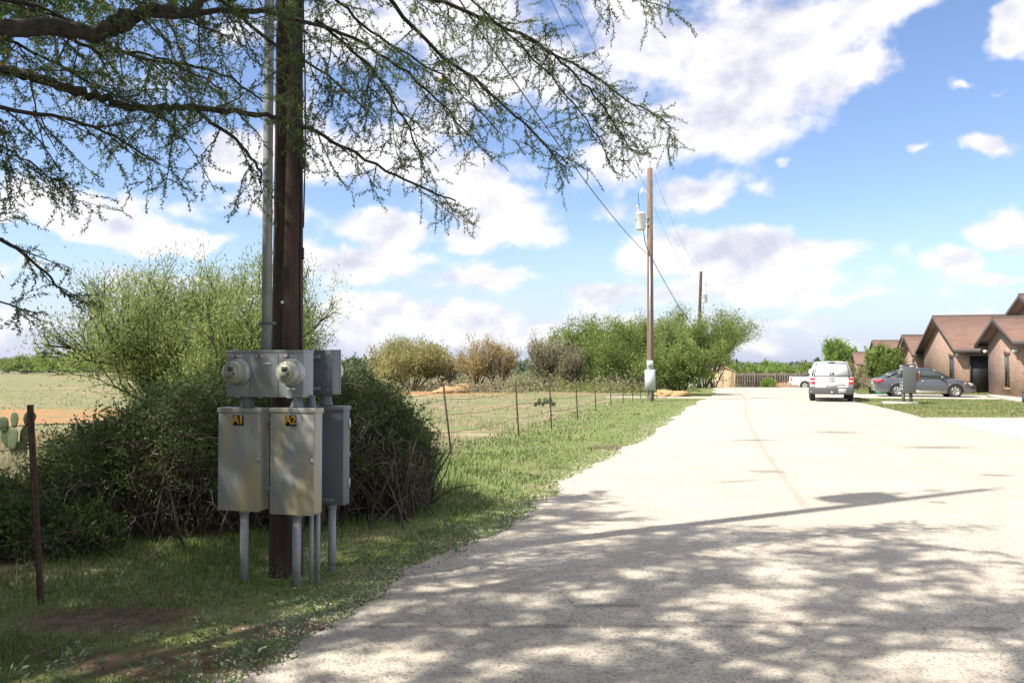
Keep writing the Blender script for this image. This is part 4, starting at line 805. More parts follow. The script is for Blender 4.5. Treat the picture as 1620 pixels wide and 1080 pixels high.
# ---------------------------------------------------------------- the tree whose limbs hang over the view
q = np.random.default_rng(77)
mt = thing('mesquite_tree', (-5.6, 1.2, 0), 'large tree with dark spreading limbs and drooping leafy sprays overhanging the foreground pole', 'tree')
FK = Vector((-5.2, 1.7, 2.5)); limb_g = G(); twig_g = G(); LP = []; LD = []; LL = []
LO = []; DO = []
def pp(l): return [np.array(pix(*a)) for a in l]
def smooth_path(pts, k=6):
    pts = np.array([list(p) for p in pts], float); n = len(pts); t = np.arange(n); tt = np.linspace(0, n - 1, (n - 1) * k + 1); out = []
    for u in tt:
        i = min(int(u), n - 2); f = u - i; p0 = pts[max(i - 1, 0)]; p1 = pts[i]; p2 = pts[i + 1]; p3 = pts[min(i + 2, n - 1)]
        out.append(.5 * ((2 * p1) + (-p0 + p2) * f + (2 * p0 - 5 * p1 + 4 * p2 - p3) * f * f + (-p0 + 3 * p1 - 3 * p2 + p3) * f ** 3))
    return np.array(out)
def leafnode(p, d, big):
    k = 5 if big else 3
    for _ in range(k):
        (LO if big else LP).append(p); (DO if big else LD).append(d * .5 + q.normal(0, .7, 3))
def limb(pts, r0, r1, start=.15, step=.15, seclen=.8, bias=(0, 0, -.1), big=False, tw=.043, knob=.008):
    P = smooth_path(pts); P = P + q.normal(0, knob, P.shape); n = len(P); R3 = np.linspace(r0, r1, n); limb_g.tube(P, R3, 9 if r0 > .02 else 6, cap=True)
    seg = np.linalg.norm(np.diff(P, axis=0), axis=1); cum = np.concatenate([[0], np.cumsum(seg)]); s = cum[-1] * start
    while s < cum[-1]:
        i = min(int(np.searchsorted(cum, s)), n - 2); t = unit(P[i + 1] - P[i]); fr = s / cum[-1]; s += step * q.uniform(.6, 1.4)
        d = unit(t * .55 + q.normal(0, .55, 3) * np.array([1, .7, .8]) + np.array(bias)); Ls = seclen * q.uniform(.4, 1.15) * (1.0 if fr < .8 else .7); ns = max(6, int(Ls / .08))
        S = walk(P[i], d, Ls, ns, .17, -.045, q); rs = min(R3[i] * .5, .006 if not big else .009); twig_g.tube(S, np.linspace(rs, .0016, ns + 1), 4, cap=False)
        m_ = max(3, int(Ls / tw)); 
        for j in range(m_):
            u = (j + q.random()) / m_ * ns * .97 + .02; a = min(int(u), ns - 1); c = S[a] + (S[a + 1] - S[a]) * (u - a); td = unit(S[a + 1] - S[a])
            dd = unit(td * .6 + q.normal(0, .65, 3) + np.array([0, 0, -.22])); Lt = q.uniform(.07, .30) if not big else q.uniform(.15, .4); nt_ = 5
            T = walk(c, dd, Lt, nt_, .22, -.05, q); twig_g.tube(T, np.linspace(.0016, .0009, nt_ + 1), 3, cap=False)
            sp = .0125 if not big else .03
            for w in range(int(Lt / sp)):
                u2 = w * sp / Lt * nt_; b = min(int(u2), nt_ - 1); leafnode(T[b] + (T[b + 1] - T[b]) * (u2 - b), unit(T[b + 1] - T[b]), big)
limb_g.tube(smooth_path([(-5.6, 1.2, -.2), (-5.55, 1.25, .7), (-5.3, 1.5, 1.7), FK]), np.linspace(.21, .15, 19), 14)
P1 = pp([(-250, 78, 4.2), (-60, 56, 4.4), (60, 44, 4.6), (150, 52, 4.8), (186, 45, 4.9), (212, 28, 5.0), (250, 14, 5.05), (300, 18, 5.15), (345, -12, 5.3), (480, -60, 5.5)])
limb([FK, (-4.6, 2.9, 3.2)] + P1, .064, .024, .25, .13, .75)
limb(pp([(165, 44, 4.85), (200, 22, 4.95), (290, 24, 5.1), (360, 16, 5.25), (430, 22, 5.4), (560, 62, 5.7), (660, 130, 6.0), (745, 215, 6.2)]), .026, .006, .1, .13, .75, (.35, 0, -.25))
limb([FK, (-4.7, 3.0, 2.9)] + pp([(-250, 55, 4.5), (0, 108, 4.8), (80, 130, 4.9), (150, 152, 5.0), (200, 166, 5.1), (260, 171, 5.2), (320, 170, 5.3), (420, 183, 5.5), (480, 200, 5.65), (550, 236, 5.8), (640, 285, 6.0), (720, 320, 6.2)]), .041, .006, .3, .14, .7, (.25, 0, -.28))
limb(pp([(300, 172, 5.25), (350, 205, 5.3), (390, 240, 5.35), (410, 268, 5.4), (413, 290, 5.4)]), .014, .006, .1, .12, .45, (-.1, 0, -.35))
limb(pp([(360, 2, 5.35), (480, -50, 5.5), (620, -18, 5.8), (740, 20, 6.0), (820, 52, 6.2), (920, 110, 6.4), (1000, 165, 6.6), (1060, 195, 6.7)]), .02, .004, .3, .10, .62, (.3, 0, -.25))
limb(pp([(600, -20, 5.8), (690, 80, 6.0), (780, 150, 6.2), (850, 215, 6.35), (900, 262, 6.4)]), .016, .004, .1, .10, .5, (.3, 0, -.3))
limb(pp([(820, 52, 6.2), (880, 90, 6.3), (930, 140, 6.4), (975, 200, 6.5), (1000, 240, 6.5)]), .012, .004, .1, .09, .4, (.3, 0, -.3))
limb(pp([(500, 30, 5.6), (590, 110, 5.9), (640, 190, 6.0), (670, 260, 6.0)]), .012, .004, .1, .11, .6, (.1, 0, -.35))
limb(pp([(740, -80, 5.8), (840, -45, 6.0), (930, -18, 6.2), (1010, -2, 6.3), (1060, 12, 6.3)]), .010, .003, .1, .11, .4, (.3, 0, -.15))
limb([FK, (-4.9, 2.9, 2.4)] + pp([(-330, 300, 4.6), (-160, 330, 4.9), (-20, 370, 5.1), (60, 420, 5.3), (105, 470, 5.3)]), .03, .005, .45, .11, .5, (.15, 0, -.2))
limb(pp([(-160, 330, 4.9), (-80, 430, 5.1), (-10, 470, 5.2), (60, 500, 5.3)]), .012, .004, .2, .12, .4, (.2, 0, -.2))
limb(pp([(-200, 180, 4.4), (-40, 170, 4.7), (80, 185, 4.9), (180, 215, 5.1), (250, 260, 5.2)]), .018, .005, .15, .10, .62, (0, 0, -.35))
limb(pp([(-150, -20, 4.8), (60, 10, 5.2), (200, 85, 5.5), (330, 110, 5.7), (420, 160, 5.8)]), .02, .006, .1, .11, .6, (.1, 0, -.25))
limb(pp([(60, 44, 4.7), (160, 82, 5.1), (250, 90, 5.3), (350, 140, 5.5)]), .014, .005, .1, .10, .5, (.1, 0, -.25))
limb(pp([(280, -60, 5.4), (420, 60, 5.6), (520, 120, 5.8), (600, 200, 5.9)]), .014, .004, .1, .12, .55, (.15, 0, -.3))
limb(pp([(-200, 110, 4.5), (-60, 210, 4.8), (20, 240, 5.0), (90, 290, 5.2)]), .012, .004, .1, .09, .6, (0, 0, -.3))
limb(pp([(-200, 0, 4.9), (0, 60, 5.3), (140, 130, 5.6), (260, 190, 5.8)]), .014, .004, .1, .09, .6, (0, 0, -.3))
limb(pp([(-100, -120, 5.0), (80, -40, 5.4), (240, 10, 5.6), (360, 60, 5.8)]), .014, .004, .1, .09, .6, (0, 0, -.3))
limb(pp([(400, -90, 5.4), (520, -10, 5.8), (600, 60, 6.0), (700, 120, 6.2), (790, 210, 6.4)]), .014, .004, .1, .10, .55, (.2, 0, -.3))
limb(pp([(700, -40, 5.9), (780, 30, 6.1), (860, 110, 6.3), (930, 190, 6.5), (960, 250, 6.5)]), .010, .004, .1, .09, .45, (.25, 0, -.3))
# limbs overhead, and unseen ones added low behind to cut skylight; they cast the dappled shade on the road, the boxes and the bush
for pts, r in (([FK, (-4.0, 2.0, 4.0), (-2.2, 2.8, 5.0), (-.4, 3.5, 5.7), (1.2, 4.2, 6.1)], .09), ([FK, (-3.8, .9, 3.8), (-1.6, 1.0, 4.9), (.5, 1.8, 5.6), (2.0, 2.7, 6.0)], .08),
               ([FK, (-5.2, 3.4, 3.9), (-4.6, 5.0, 4.9), (-3.7, 6.3, 5.9)], .07), ([FK, (-6.0, 3.2, 3.6), (-6.7, 5.0, 4.6), (-6.6, 6.8, 5.0)], .06), ([FK, (-5.3, 3.8, 3.6), (-5.2, 5.6, 4.3), (-4.3, 7.0, 4.8), (-3.2, 7.8, 5.3)], .05),
               ([(-2.2, 2.8, 5.0), (-1.6, 4.0, 5.5), (-.9, 5.0, 5.9)], .035), ([FK, (-5.2, .4, 4.0), (-3.2, -.9, 5.0), (-.8, -1.0, 5.8), (.8, -.2, 6.3)], .07), ([(-1.6, 1.0, 4.9), (-.4, .2, 5.5), (1.4, .6, 6.2)], .03),
               ([FK, (-6.4, 1.4, 3.8), (-7.8, 2.6, 4.6), (-8.4, 4.4, 4.8)], .06), ([(-4.0, 2.0, 4.0), (-3.4, 3.2, 4.9), (-2.6, 4.2, 5.6)], .04), ([FK, (-6.2, 2.4, 4.2), (-6.4, 4.4, 5.2), (-5.6, 6.4, 5.6)], .05), ([FK, (-7, 2, 3.6), (-8.2, 4, 4.2), (-8.2, 6.4, 4.5)], .05), ([FK, (-5.0, 2.6, 4.4), (-3.8, 4.0, 5.4), (-2.8, 5.6, 6.0)], .05), ([FK, (-5.6, 1.0, 4.6), (-4.2, .4, 5.6), (-2, 0, 6.4)], .05), ([FK, (-5, .5, 3.4), (-3.6, -1, 3.8), (-2.4, -1.7, 3.2), (-1.5, -1.9, 2.2)], .05), ([FK, (-6.4, 1.4, 3.4), (-7.4, .4, 3.2), (-8.2, -.6, 2.2)], .05), ([FK, (-5.4, -.2, 3.6), (-4.8, -1.8, 3.4), (-4.0, -3, 2.2)], .05), ([FK, (-6.2, 2.4, 3.0), (-7.4, 3.2, 2.8), (-8.6, 4.4, 2.0)], .04), ([(-3.6, -1, 3.8), (-2.2, -2.6, 4.0), (-.6, -3.2, 3.2), (.4, -3.4, 2.0)], .04), ([FK, (-5.9, 3.8, 4.6), (-5.4, 5.0, 5.4), (-4.6, 6.0, 5.8), (-4.0, 6.6, 5.9)], .05), ([FK, (-6.3, 3.0, 3.8), (-7.0, 4.6, 4.2), (-7.2, 6.2, 4.4)], .04), ([FK, (-5, 1, 4.4), (-3, 1.6, 5.4), (-1.4, 2.0, 6.2), (.6, 3.2, 6.8)], .05), ([(-2.2, 2.8, 5.0), (-.6, 2.6, 5.2), (1.0, 3.2, 5.7), (2.6, 3.6, 5.9)], .04)):
    limb(pts, r * .6, .008, .15, .08, 1.05, (0, 0, .05), True, .06, .02)
limb_g.build('trunk', M['bark'], mt, (-5.6, 1.2, 0), smooth=True); twig_g.build('twigs', M['twig'], mt, (-5.6, 1.2, 0))
LP = np.array(LP); LD = np.array(LD); g = G(); n = len(LP); g.leaves(LP + q.normal(0, .003, LP.shape), LD, q.uniform(.013, .027, n), q.uniform(.0045, .010, n))
LO = np.array(LO); DO = np.array(DO); n2 = len(LO); g.leaves(LO + q.normal(0, .015, LO.shape), DO, q.uniform(.035, .065, n2), q.uniform(.014, .026, n2)); g.build('crown', M['leafnear'], mt, (-5.6, 1.2, 0))
g = G(); idx = q.choice(n, 110, replace=False)
for i in idx: g.lathe([(.002, -.008), (.007, -.004), (.007, .004), (.002, .008)], LP[i], (0, 0, 1), 6)
g.build('blossom', M['pod'], mt, (-5.6, 1.2, 0))
print('near leaves', n, 'overhead', n2)

# ---------------------------------------------------------------- cactus and rocks
def cactus(base, pads, label, name='prickly_pear'):
    b = Vector(base); t = thing(name, b, label, 'cactus')
    for (x, z, rx, rz, rot, dy) in pads:
        v = []; f = []; nr = 8; ns = 16; c = b + Vector((x, dy, z)); Rm = Matrix.Rotation(rot, 3, 'Y') @ Matrix.Rotation(R_.uniform(-.5, .5), 3, 'Z')
        for i in range(nr + 1):
            a = math.pi * i / nr; w = math.sin(a) ** .8 if 0 < i < nr else 0.02; zz = -math.cos(a)
            for j in range(ns):
                p = 2 * math.pi * j / ns; v.append(list(c + Rm @ Vector((rx * w * math.cos(p) * (1 + .18 * zz), rx * .17 * w * math.sin(p), rz * zz))))
        for i in range(nr):
            for j in range(ns): f.append((i * ns + j, i * ns + (j + 1) % ns, (i + 1) * ns + (j + 1) % ns, (i + 1) * ns + j))
        G().add(v, f).build('pad', M['cactus'], t, b, smooth=True)
ZC = 13.5; cb = pix(22, 718, ZC); cb.z = 0
cactus(cb, [(-.02, .33, .12, .2, .1, 0), (.17, .42, .10, .18, .35, .05), (-.16, .36, .12, .18, -.3, .08), (.0, .66, .10, .13, 0, 0), (.22, .68, .09, .12, .3, .04), (-.22, .58, .1, .13, -.2, .06), (.06, .14, .13, .16, 0, .03)], 'prickly pear cactus with upright pads beyond the near fence post')
cb = pix(862, 655, 31); cb.z = 0
cactus(cb, [(x_ * .7, z_ * .6, .075, .09, r_, y_) for x_, z_, r_, y_ in [(-.5, .15, .3, 0), (-.3, .22, -.2, .1), (-.1, .2, .1, -.1), (.1, .3, .4, .1), (.3, .2, -.4, 0), (.5, .15, .2, .1), (0, .45, .2, 0), (.3, .42, -.2, .05), (-.3, .42, .1, 0)]], 'small spreading prickly pear in the field behind the third wire fence post', 'prickly_pear')
def rock(base, d, label, seed, grp=None):
    q = random.Random(seed); b = Vector(base); v = []; f = []; nr = 6; ns = 10
    for i in range(nr + 1):
        a = math.pi * i / nr; w = math.sin(a); zz = -math.cos(a)
        for j in range(ns):
            p = 2 * math.pi * j / ns; k = 1 + q.uniform(-.2, .2); zz2 = max(-.3, min(.55, zz)); v.append((b.x + d[0] * w * math.cos(p) * k, b.y + d[1] * w * math.sin(p) * k, b.z + d[2] * (zz2 + .3) * (1 + q.uniform(-.1, .1))))
    for i in range(nr):
        for j in range(ns): f.append((i * ns + j, i * ns + (j + 1) % ns, (i + 1) * ns + (j + 1) % ns, (i + 1) * ns + j))
    tag(G().add(v, f).build('rock', M['rock'], org=b), label, 'rock', grp)
gr = 'orange stones on the verge behind the mid distance pole'
for i, (px, Z, dx, dy, dz) in enumerate(((1042, 42.5, .30, .3, .18), (1052, 42.8, .42, .35, .34), (1060, 42, .35, .3, .30), (1067, 42.6, .28, .3, .26), (1078, 41.5, .45, .4, .30), (1048, 41, .3, .2, .12), (1070, 41.0, .3, .2, .12))):
    b = pix(px, 600, Z); b.z = 0; o_ = rock(b, (dx, dy, dz), 'orange sandstone in the loose row on the verge behind the mid distance pole', 200 + i, gr)
for i, (px, Z, dx, dy, dz, lab) in enumerate(((718, 47, .85, .6, .42, 'largest flat orange rock slab in the field left of the orange trees'), (738, 49, .75, .6, .55, 'orange rock slab right of the largest slab under the orange trees'), (702, 46, .6, .4, .2, 'low orange rock slab left of the largest slab'))):
    b = pix(px, 600, Z); b.z = 0; rock(b, (dx, dy, dz), lab, 300 + i)
# ---------------------------------------------------------------- houses (local axes: x = E1 away from the road, y = E2 along the road)
def gable(H, o, x0, x1, y0, y1, eave, pitch, over=.45, zbase=0, front_over=.45):
    'block with the ridge along x; gable end at x0 facing the road. Adds wall and roof parts to thing H (built in world coordinates)'
    W = lambda x, y, z: o + E1 * x + E2 * y + UP * z
    ym = (y0 + y1) / 2; rise = (y1 - y0) / 2 * math.tan(pitch); g = G(); t = .2
    g.prism([(y0, zbase), (y1, zbase), (y1, eave), (ym, eave + rise), (y0, eave)], W(x0, 0, 0), E2, UP, x1 - x0)
    wall = g.build('wall', M['brick'], H, H.location, uv=True)
    run = (y1 - y0) / 2 + over; zt = eave + rise + .14; ze = zt - run * math.tan(pitch)
    g = G(); L_ = x1 - x0 + front_over * 2; xs = x0 - front_over
    for s in (-1, 1):
        e = [W(xs, ym, zt), W(xs + L_, ym, zt), W(xs + L_, ym + s * run, ze), W(xs, ym + s * run, ze)]
        v = [list(p) for p in e] + [list(p - UP * .11) for p in e]
        g.add(v, [(0, 1, 2, 3), (7, 6, 5, 4), (0, 4, 5, 1), (1, 5, 6, 2), (2, 6, 7, 3), (3, 7, 4, 0)])
    roof = g.build('roof', M['shingle'], H, H.location, uv=True)
    g = G()
    for s in (-1, 1):
        a = W(xs - .012, ym, zt - .02); b = W(xs - .012, ym + s * (run + .02), ze - .02); v = []
        for p in (a, b): v += [list(p), list(p - UP * .21), list(p + E1 * .05), list(p + E1 * .05 - UP * .21)]
        g.add(v, [(0, 1, 5, 4), (2, 6, 7, 3), (0, 4, 6, 2), (1, 3, 7, 5), (0, 2, 3, 1), (4, 5, 7, 6)])
        c = W(xs + L_ / 2, ym + s * (run + .035), ze - .11); g.box(c, (L_ + .04, .05, .22), RZ)
        c = W(xs + L_ / 2, ym + s * (run - .22), ze - .13); g.box(c, (L_ - .1, .46, .03), RZ)
    g.build('fascia', M['fascia'], roof, H.location)
    g = G(); g.tube([W(xs, ym, zt + .0), W(xs + L_, ym, zt + .0)], .07, 6); g.build('ridge_cap', M['fascia'], roof, H.location)
    return W, wall
def window(H, W, x, y, z0, z1, w, facing, nm='window', green=False):
    'facing -x (road gable) or -y (towards the camera)'
    ux, n = (E2, -E1) if facing == 'x' else (E1, -E2); c = W(x, y, (z0 + z1) / 2); h = z1 - z0
    Rm = Matrix((ux, n, UP)).transposed()
    g = G(); g.box(c + n * .004, (w, .03, h), Rm); wn = g.build(nm, M['glass'], H, H.location)
    g = G()
    for s in (-1, 1): g.box(c + n * .02 + ux * s * (w / 2), (.06, .06, h + .06), Rm)
    for zz in (-h / 2, 0, h / 2): g.box(c + n * .022 + UP * zz, (w - .06, .055, .05), Rm)
    g.build('frame', M['fascia'], wn, H.location)
    g = G(); g.box(c + n * .03 - UP * (h / 2 + .09), (w + .34, .12, .10), Rm); g.build('sill', M['brick'], wn, H.location, uv=True)
    g = G(); g.box(c + n * .012 + UP * (h / 2 + .16), (w + .42, .05, .24), Rm); g.build('lintel', M['brick'], wn, H.location, uv=True)
    if green: g = G(); g.box(c + n * .02 + ux * .1 + UP * h * .25, (w * .3, .01, h * .45), Rm); g.build('curtain', mat('green_curtain', (.12, .22, .12), .8), wn, H.location)
def slabfoot(H, o, x0, x1, y0, y1):
    g = G(); W = lambda x, y, z: o + E1 * x + E2 * y + UP * z; g.box(W((x0 + x1) / 2, (y0 + y1) / 2, .07), (x1 - x0 + .14, y1 - y0 + .14, .26), RZ); g.build('foundation', M['concrete'], H, H.location)
P22 = math.radians(25)
# house A
oA = Vector((21.45, 34.6, 0)); A = thing('brick_house', oA, 'nearest brown brick house with a small front gable at the right edge', 'house', 'brick houses along the road')
W, w_ = gable(A, oA, 0, 9, 0, 4.7, 2.63, math.radians(21.8)); window(A, W, 0, 1.85, .62, 2.0, .42, 'x', green=True); slabfoot(A, oA, 0, 9, 0, 4.7)
W2, _ = gable(A, oA, 1.7, 14, -1.5, 10.4, 2.42, math.radians(21.3)); slabfoot(A, oA, 1.75, 14, -1.45, 10.35)
def spot(H, p):
    g = G(); g.cyl(p, p - E1 * .18 - UP * .03, .05, .07, 10); g.cyl(p + E2 * .12, p + E2 * .16 - E1 * .16 - UP * .06, .05, .07, 10); g.build('floodlight', M['white'], H, H.location)
spot(A, W(-.05, 4.5, 2.25)); spot(A, W(-.05, .25, 2.2))
g = G(); c = W(.1, -.5, .22); g.box(c, (.4, .4, .44), RZ); g.box(c + UP * .24, (.44, .44, .04), RZ); tag(g.build('utility_pedestal', M['plastic'], org=c), 'dark box standing at the near corner of the nearest brick house', 'box')
# house B
oB = Vector((25.65, 47.0, 0)); B = thing('brick_house', oB, 'brick house with long plain roof and dark porch opening behind the sedan', 'house', 'brick houses along the road')
W, _ = gable(B, oB, 0, 13, 0, 9.4, 2.53, math.radians(22.8)); window(B, W, 0, 1.9, .55, 2.05, .9, 'x')
# porch opening: flat black panel whose colour stands for the recess shade, door frame, lintel beam above, brick pillar
g = G(); c = W(1.0, -.012, 1.05); g.box(c, (1.0, .02, 2.1), RZ); dr = g.build('door', M['ink'], B, oB)
g = G()
for s in (-.52, .52): g.box(W(1.0 + s, -.05, 1.06), (.06, .1, 2.12), RZ)
g.box(W(1.0, -.05, 2.15), (1.1, .1, .07), RZ); g.build('door_frame', M['fascia'], B, oB)
g = G(); g.box(W(2.15, -.35, 2.18), (3.9, .12, .18), RZ); g.build('porch_beam', M['fascia'], B, oB)
g = G(); g.box(W(1.72, -.28, 1.05), (.30, .30, 2.1), RZ); g.build('pillar', M['brick'], B, oB, uv=True)
spot(B, W(-.02, .12, 2.2)); slabfoot(B, oB, .05, 12.9, .05, 9.35)
oB2 = Vector((28.1, 56.9, 0)); W, _ = gable(B, oB2, 0, 9, 0, 4.7, 2.42, math.radians(25.5)); window(B, W, 0, 1.3, .9, 1.9, .6, 'x')
W, _ = gable(B, oB2, 2.1, 12, -.8, 9.6, 2.42, math.radians(22.5)) if False else (W, _)
# house C and D
C_ = pix(1412, 530, 86); oC = Vector((C_.x + .3, C_.y - 4, 0)); C0 = thing('brick_house', oC, 'far brick house whose brown gable shows above the tree by the sedan', 'house', 'brick houses along the road')
zc = gz(86); oC.z = zc; C0.location.z = zc; W, _ = gable(C0, oC, 0, 12, 0, 8, C_.z - zc - 2.0, math.radians(25)); window(C0, W, 0, 2, .9, 1.9, .8, 'x')
D_ = pix(1367, 539, 106); oD = Vector((D_.x + .3, D_.y - 4.2, gz(106))); D0 = thing('brick_house', oD, 'farthest brick house with two stepped brown gables left of the tree', 'house', 'brick houses along the road')
W, _ = gable(D0, oD, 0, 12, 0, 8.4, D_.z - oD.z - 2.05, math.radians(25)); window(D0, W, 0, 2, .9, 1.9, .8, 'x')
E_ = pix(1341, 557, 100); oE = Vector((E_.x + .3, E_.y - 2.6, gz(100))); W, _ = gable(D0, oE, 0, 8, 0, 5.2, E_.z - oE.z - 1.35, math.radians(25)); window(D0, W, 0, 2, .9, 1.8, .6, 'x')

# ---------------------------------------------------------------- board fence and shed at the end of the road
f0 = pix(1161, 600, 96); f0.z = gz(96) - .02; fence = thing('board_fence', f0, 'long weathered board fence closing off the far end of the road', 'fence'); q = random.Random(4)
g = G(); n = 170
for i in range(n):
    x = i * .145; s = -1 if i % 2 else 1; hh = 1.86 + q.uniform(-.02, .02); g.box(f0 + Vector((x, s * .045, hh / 2)), (.105 if s > 0 else .098, .02, hh))
g.build('pickets', M['picket'], fence, f0)
for zz in (.35, .95, 1.6): g = G(); g.box(f0 + Vector((n * .145 / 2, 0, zz)), (n * .145, .05, .09)); g.build('rail', M['picket'], fence, f0)
for x in np.arange(0, n * .145, 2.42): g = G(); g.box(f0 + Vector((x, -.09, .95)), (.16, .06, 1.9)); g.build('fence_post', M['picket'], fence, f0)
s0 = pix(1125, 600, 90); s0.z = gz(90); sw = 2.6; shed = thing('shed', s0, 'small tan wooden shed with double doors left of the board fence', 'shed')
g = G(); g.prism([(0, 0), (sw, 0), (sw, 1.95), (sw / 2, 2.5), (0, 1.95)], s0, Vector((1, 0, 0)), UP, -3); g.build('wall', M['shed'], shed, s0)
g = G()
for s in (-1, 1):
    e = [s0 + Vector((sw / 2, -.12, 2.58)), s0 + Vector((sw / 2, 3.1, 2.58)), s0 + Vector((sw / 2 + s * (sw / 2 + .15), 3.1, 1.94)), s0 + Vector((sw / 2 + s * (sw / 2 + .15), -.12, 1.94))]
    g.add([list(p) for p in e] + [list(p - UP * .08) for p in e], [(0, 1, 2, 3), (7, 6, 5, 4), (0, 4, 5, 1), (1, 5, 6, 2), (2, 6, 7, 3), (3, 7, 4, 0)])
g.build('roof', M['shed'], shed, s0)
for s in (0, 1):
    g = G(); g.box(s0 + Vector((.55 + s * .78 + .36, -.02, .75)), (.72, .04, 1.4)); d = g.build('door', M['shed'], shed, s0, bevel=.01)
    g = G(); hx = .55 + s * 1.5
    for zz in (.25, 1.25): g.box(s0 + Vector((hx, -.045, zz)), (.10, .02, .07))
    g.build('hinge', M['ink'], d, s0)
g = G(); g.box(s0 + Vector((1.31, -.05, .75)), (.06, .03, .16)); g.build('latch', M['ink'], shed, s0)
g = G()
for x in (0, .5, 2.15, sw): g.box(s0 + Vector((x, -.012, .98)), (.07, .03, 1.9))
g.build('trim', M['shed'], shed, s0)

# ---------------------------------------------------------------- mailbox cluster
mo = pix(1427, 638.5, 33.3); mo.z = 0; RM = Matrix.Rotation(math.radians(-16), 3, 'Z'); 
pad = G(); pad.box(mo + Vector((-.12, -.05, .04)), (1.25, .8, .10), RM); tag(pad.build('pavement', M['concrete'], org=mo), kind='structure')
mx_ = thing('mailbox_cluster', mo, 'dark grey cluster of locking mailboxes on two posts at the lawn corner', 'mailboxes')
def mbx(g, x, y, z, a, b, c, m=0): g.box(mo + RM @ Vector((x, y, z)), (a, b, c), RM, m)
g = G(); mbx(g, .26, .16, 1.00, .50, .62, 1.12); mbx(g, .26, .16, 1.575, .54, .66, .03); g.build('cabinet', M['mailgrey'], mx_, mo, bevel=.006)
for r in range(8):
    for c in range(2): g = G(); mbx(g, 0.005, .01 + c * .30, 1.50 - r * .13, .015, .28, .115); mbx(g, -.008, .06 + c * .30, 1.50 - r * .13, .01, .03, .03, 1); g.build('mail_door', [M['galv'], M['ink']], mx_, mo)
g = G(); mbx(g, .36, -.155, 1.52, .17, .008, .045); g.build('number_label', M['plate'], mx_, mo)
g = G(); mbx(g, -.07, .0, 1.22, .13, .3, .30); g.build('outgoing_slot', M['mailgrey'], mx_, mo)
for x, y in ((.06, .05), (.33, .0)): g = G(); mbx(g, x, y, .26, .11, .11, .42); mbx(g, x, y, .10, .2, .2, .02); g.build('post', M['mailgrey'], mx_, mo)
g = G(); mbx(g, .585, .1, 1.10, .14, .03, .34); g.build('side_panel', M['copper'], mx_, mo)

# ---------------------------------------------------------------- vehicles (local axes: x forward from the rear bumper, y left, z up)
def interp(x, pts): return float(np.interp(x, [p[0] for p in pts], [p[1] for p in pts]))
def lower_body(g, Lx, hw, zb, top, wheels, Rw, zw, nose=.12, tail=.06, belt=.72, round_=.09):
    xs = sorted(set([round(x, 3) for x in list(np.linspace(0, Lx, 60)) + [w + Rw * c for w in wheels for c in (-1, -.98, -.9, -.75, -.5, -.25, 0, .25, .5, .75, .9, .98, 1)]]))
    v = []; k = 0
    for x in xs:
        e0 = max(0, 1 - x / .35); e1 = max(0, 1 - (Lx - x) / .6); w = hw * (1 - tail * e0 ** 2.2 - nose * e1 ** 2.2); z0 = zb + .10 * e1 ** 1.5 + .08 * e0 ** 1.5
        for wx in wheels:
            if abs(x - wx) <= Rw: z0 = max(z0, zw + math.sqrt(max(0, Rw * Rw - (x - wx) ** 2)))
        zt = interp(x, top); zm = max(min(belt, zt - .12), z0 + .02); sec = [(0, z0 + .0), (w * .93, z0), (w * .985, z0 + .03), (w, (z0 + zm) / 2), (w * .995, zm), (w * .965, zt - round_ * .5), (w * .90, zt - .01), (w * .5, zt + .018), (0, zt + .022)]
        row = [(x, y, z) for y, z in sec] + [(x, -y, z) for y, z in sec[-2:0:-1]]; k = len(row); v += row
    f = [(i * k + j, i * k + (j + 1) % k, (i + 1) * k + (j + 1) % k, (i + 1) * k + j) for i in range(len(xs) - 1) for j in range(k)]
    f += [tuple(range(k))[::-1], tuple((len(xs) - 1) * k + j for j in range(k))]; g.add(v, f); return g
def cabin(g, st, m=0):
    'st: (x, z_bottom, z_top, half width bottom, half width top)'
    v = []; 
    for x, z0, z1, a, b in st: v += [(x, a, z0), (x, (a * .35 + b * .65), z0 + (z1 - z0) * .7), (x, b, z1 - .03), (x, b * .6, z1), (x, -b * .6, z1), (x, -b, z1 - .03), (x, -(a * .35 + b * .65), z0 + (z1 - z0) * .7), (x, -a, z0)]
    k = 8; n = len(st); f = [(i * k + j, i * k + (j + 1) % k, (i + 1) * k + (j + 1) % k, (i + 1) * k + j) for i in range(n - 1) for j in range(k)] + [tuple(range(k))[::-1], tuple((n - 1) * k + j for j in range(k))]
    g.add(v, f, m)
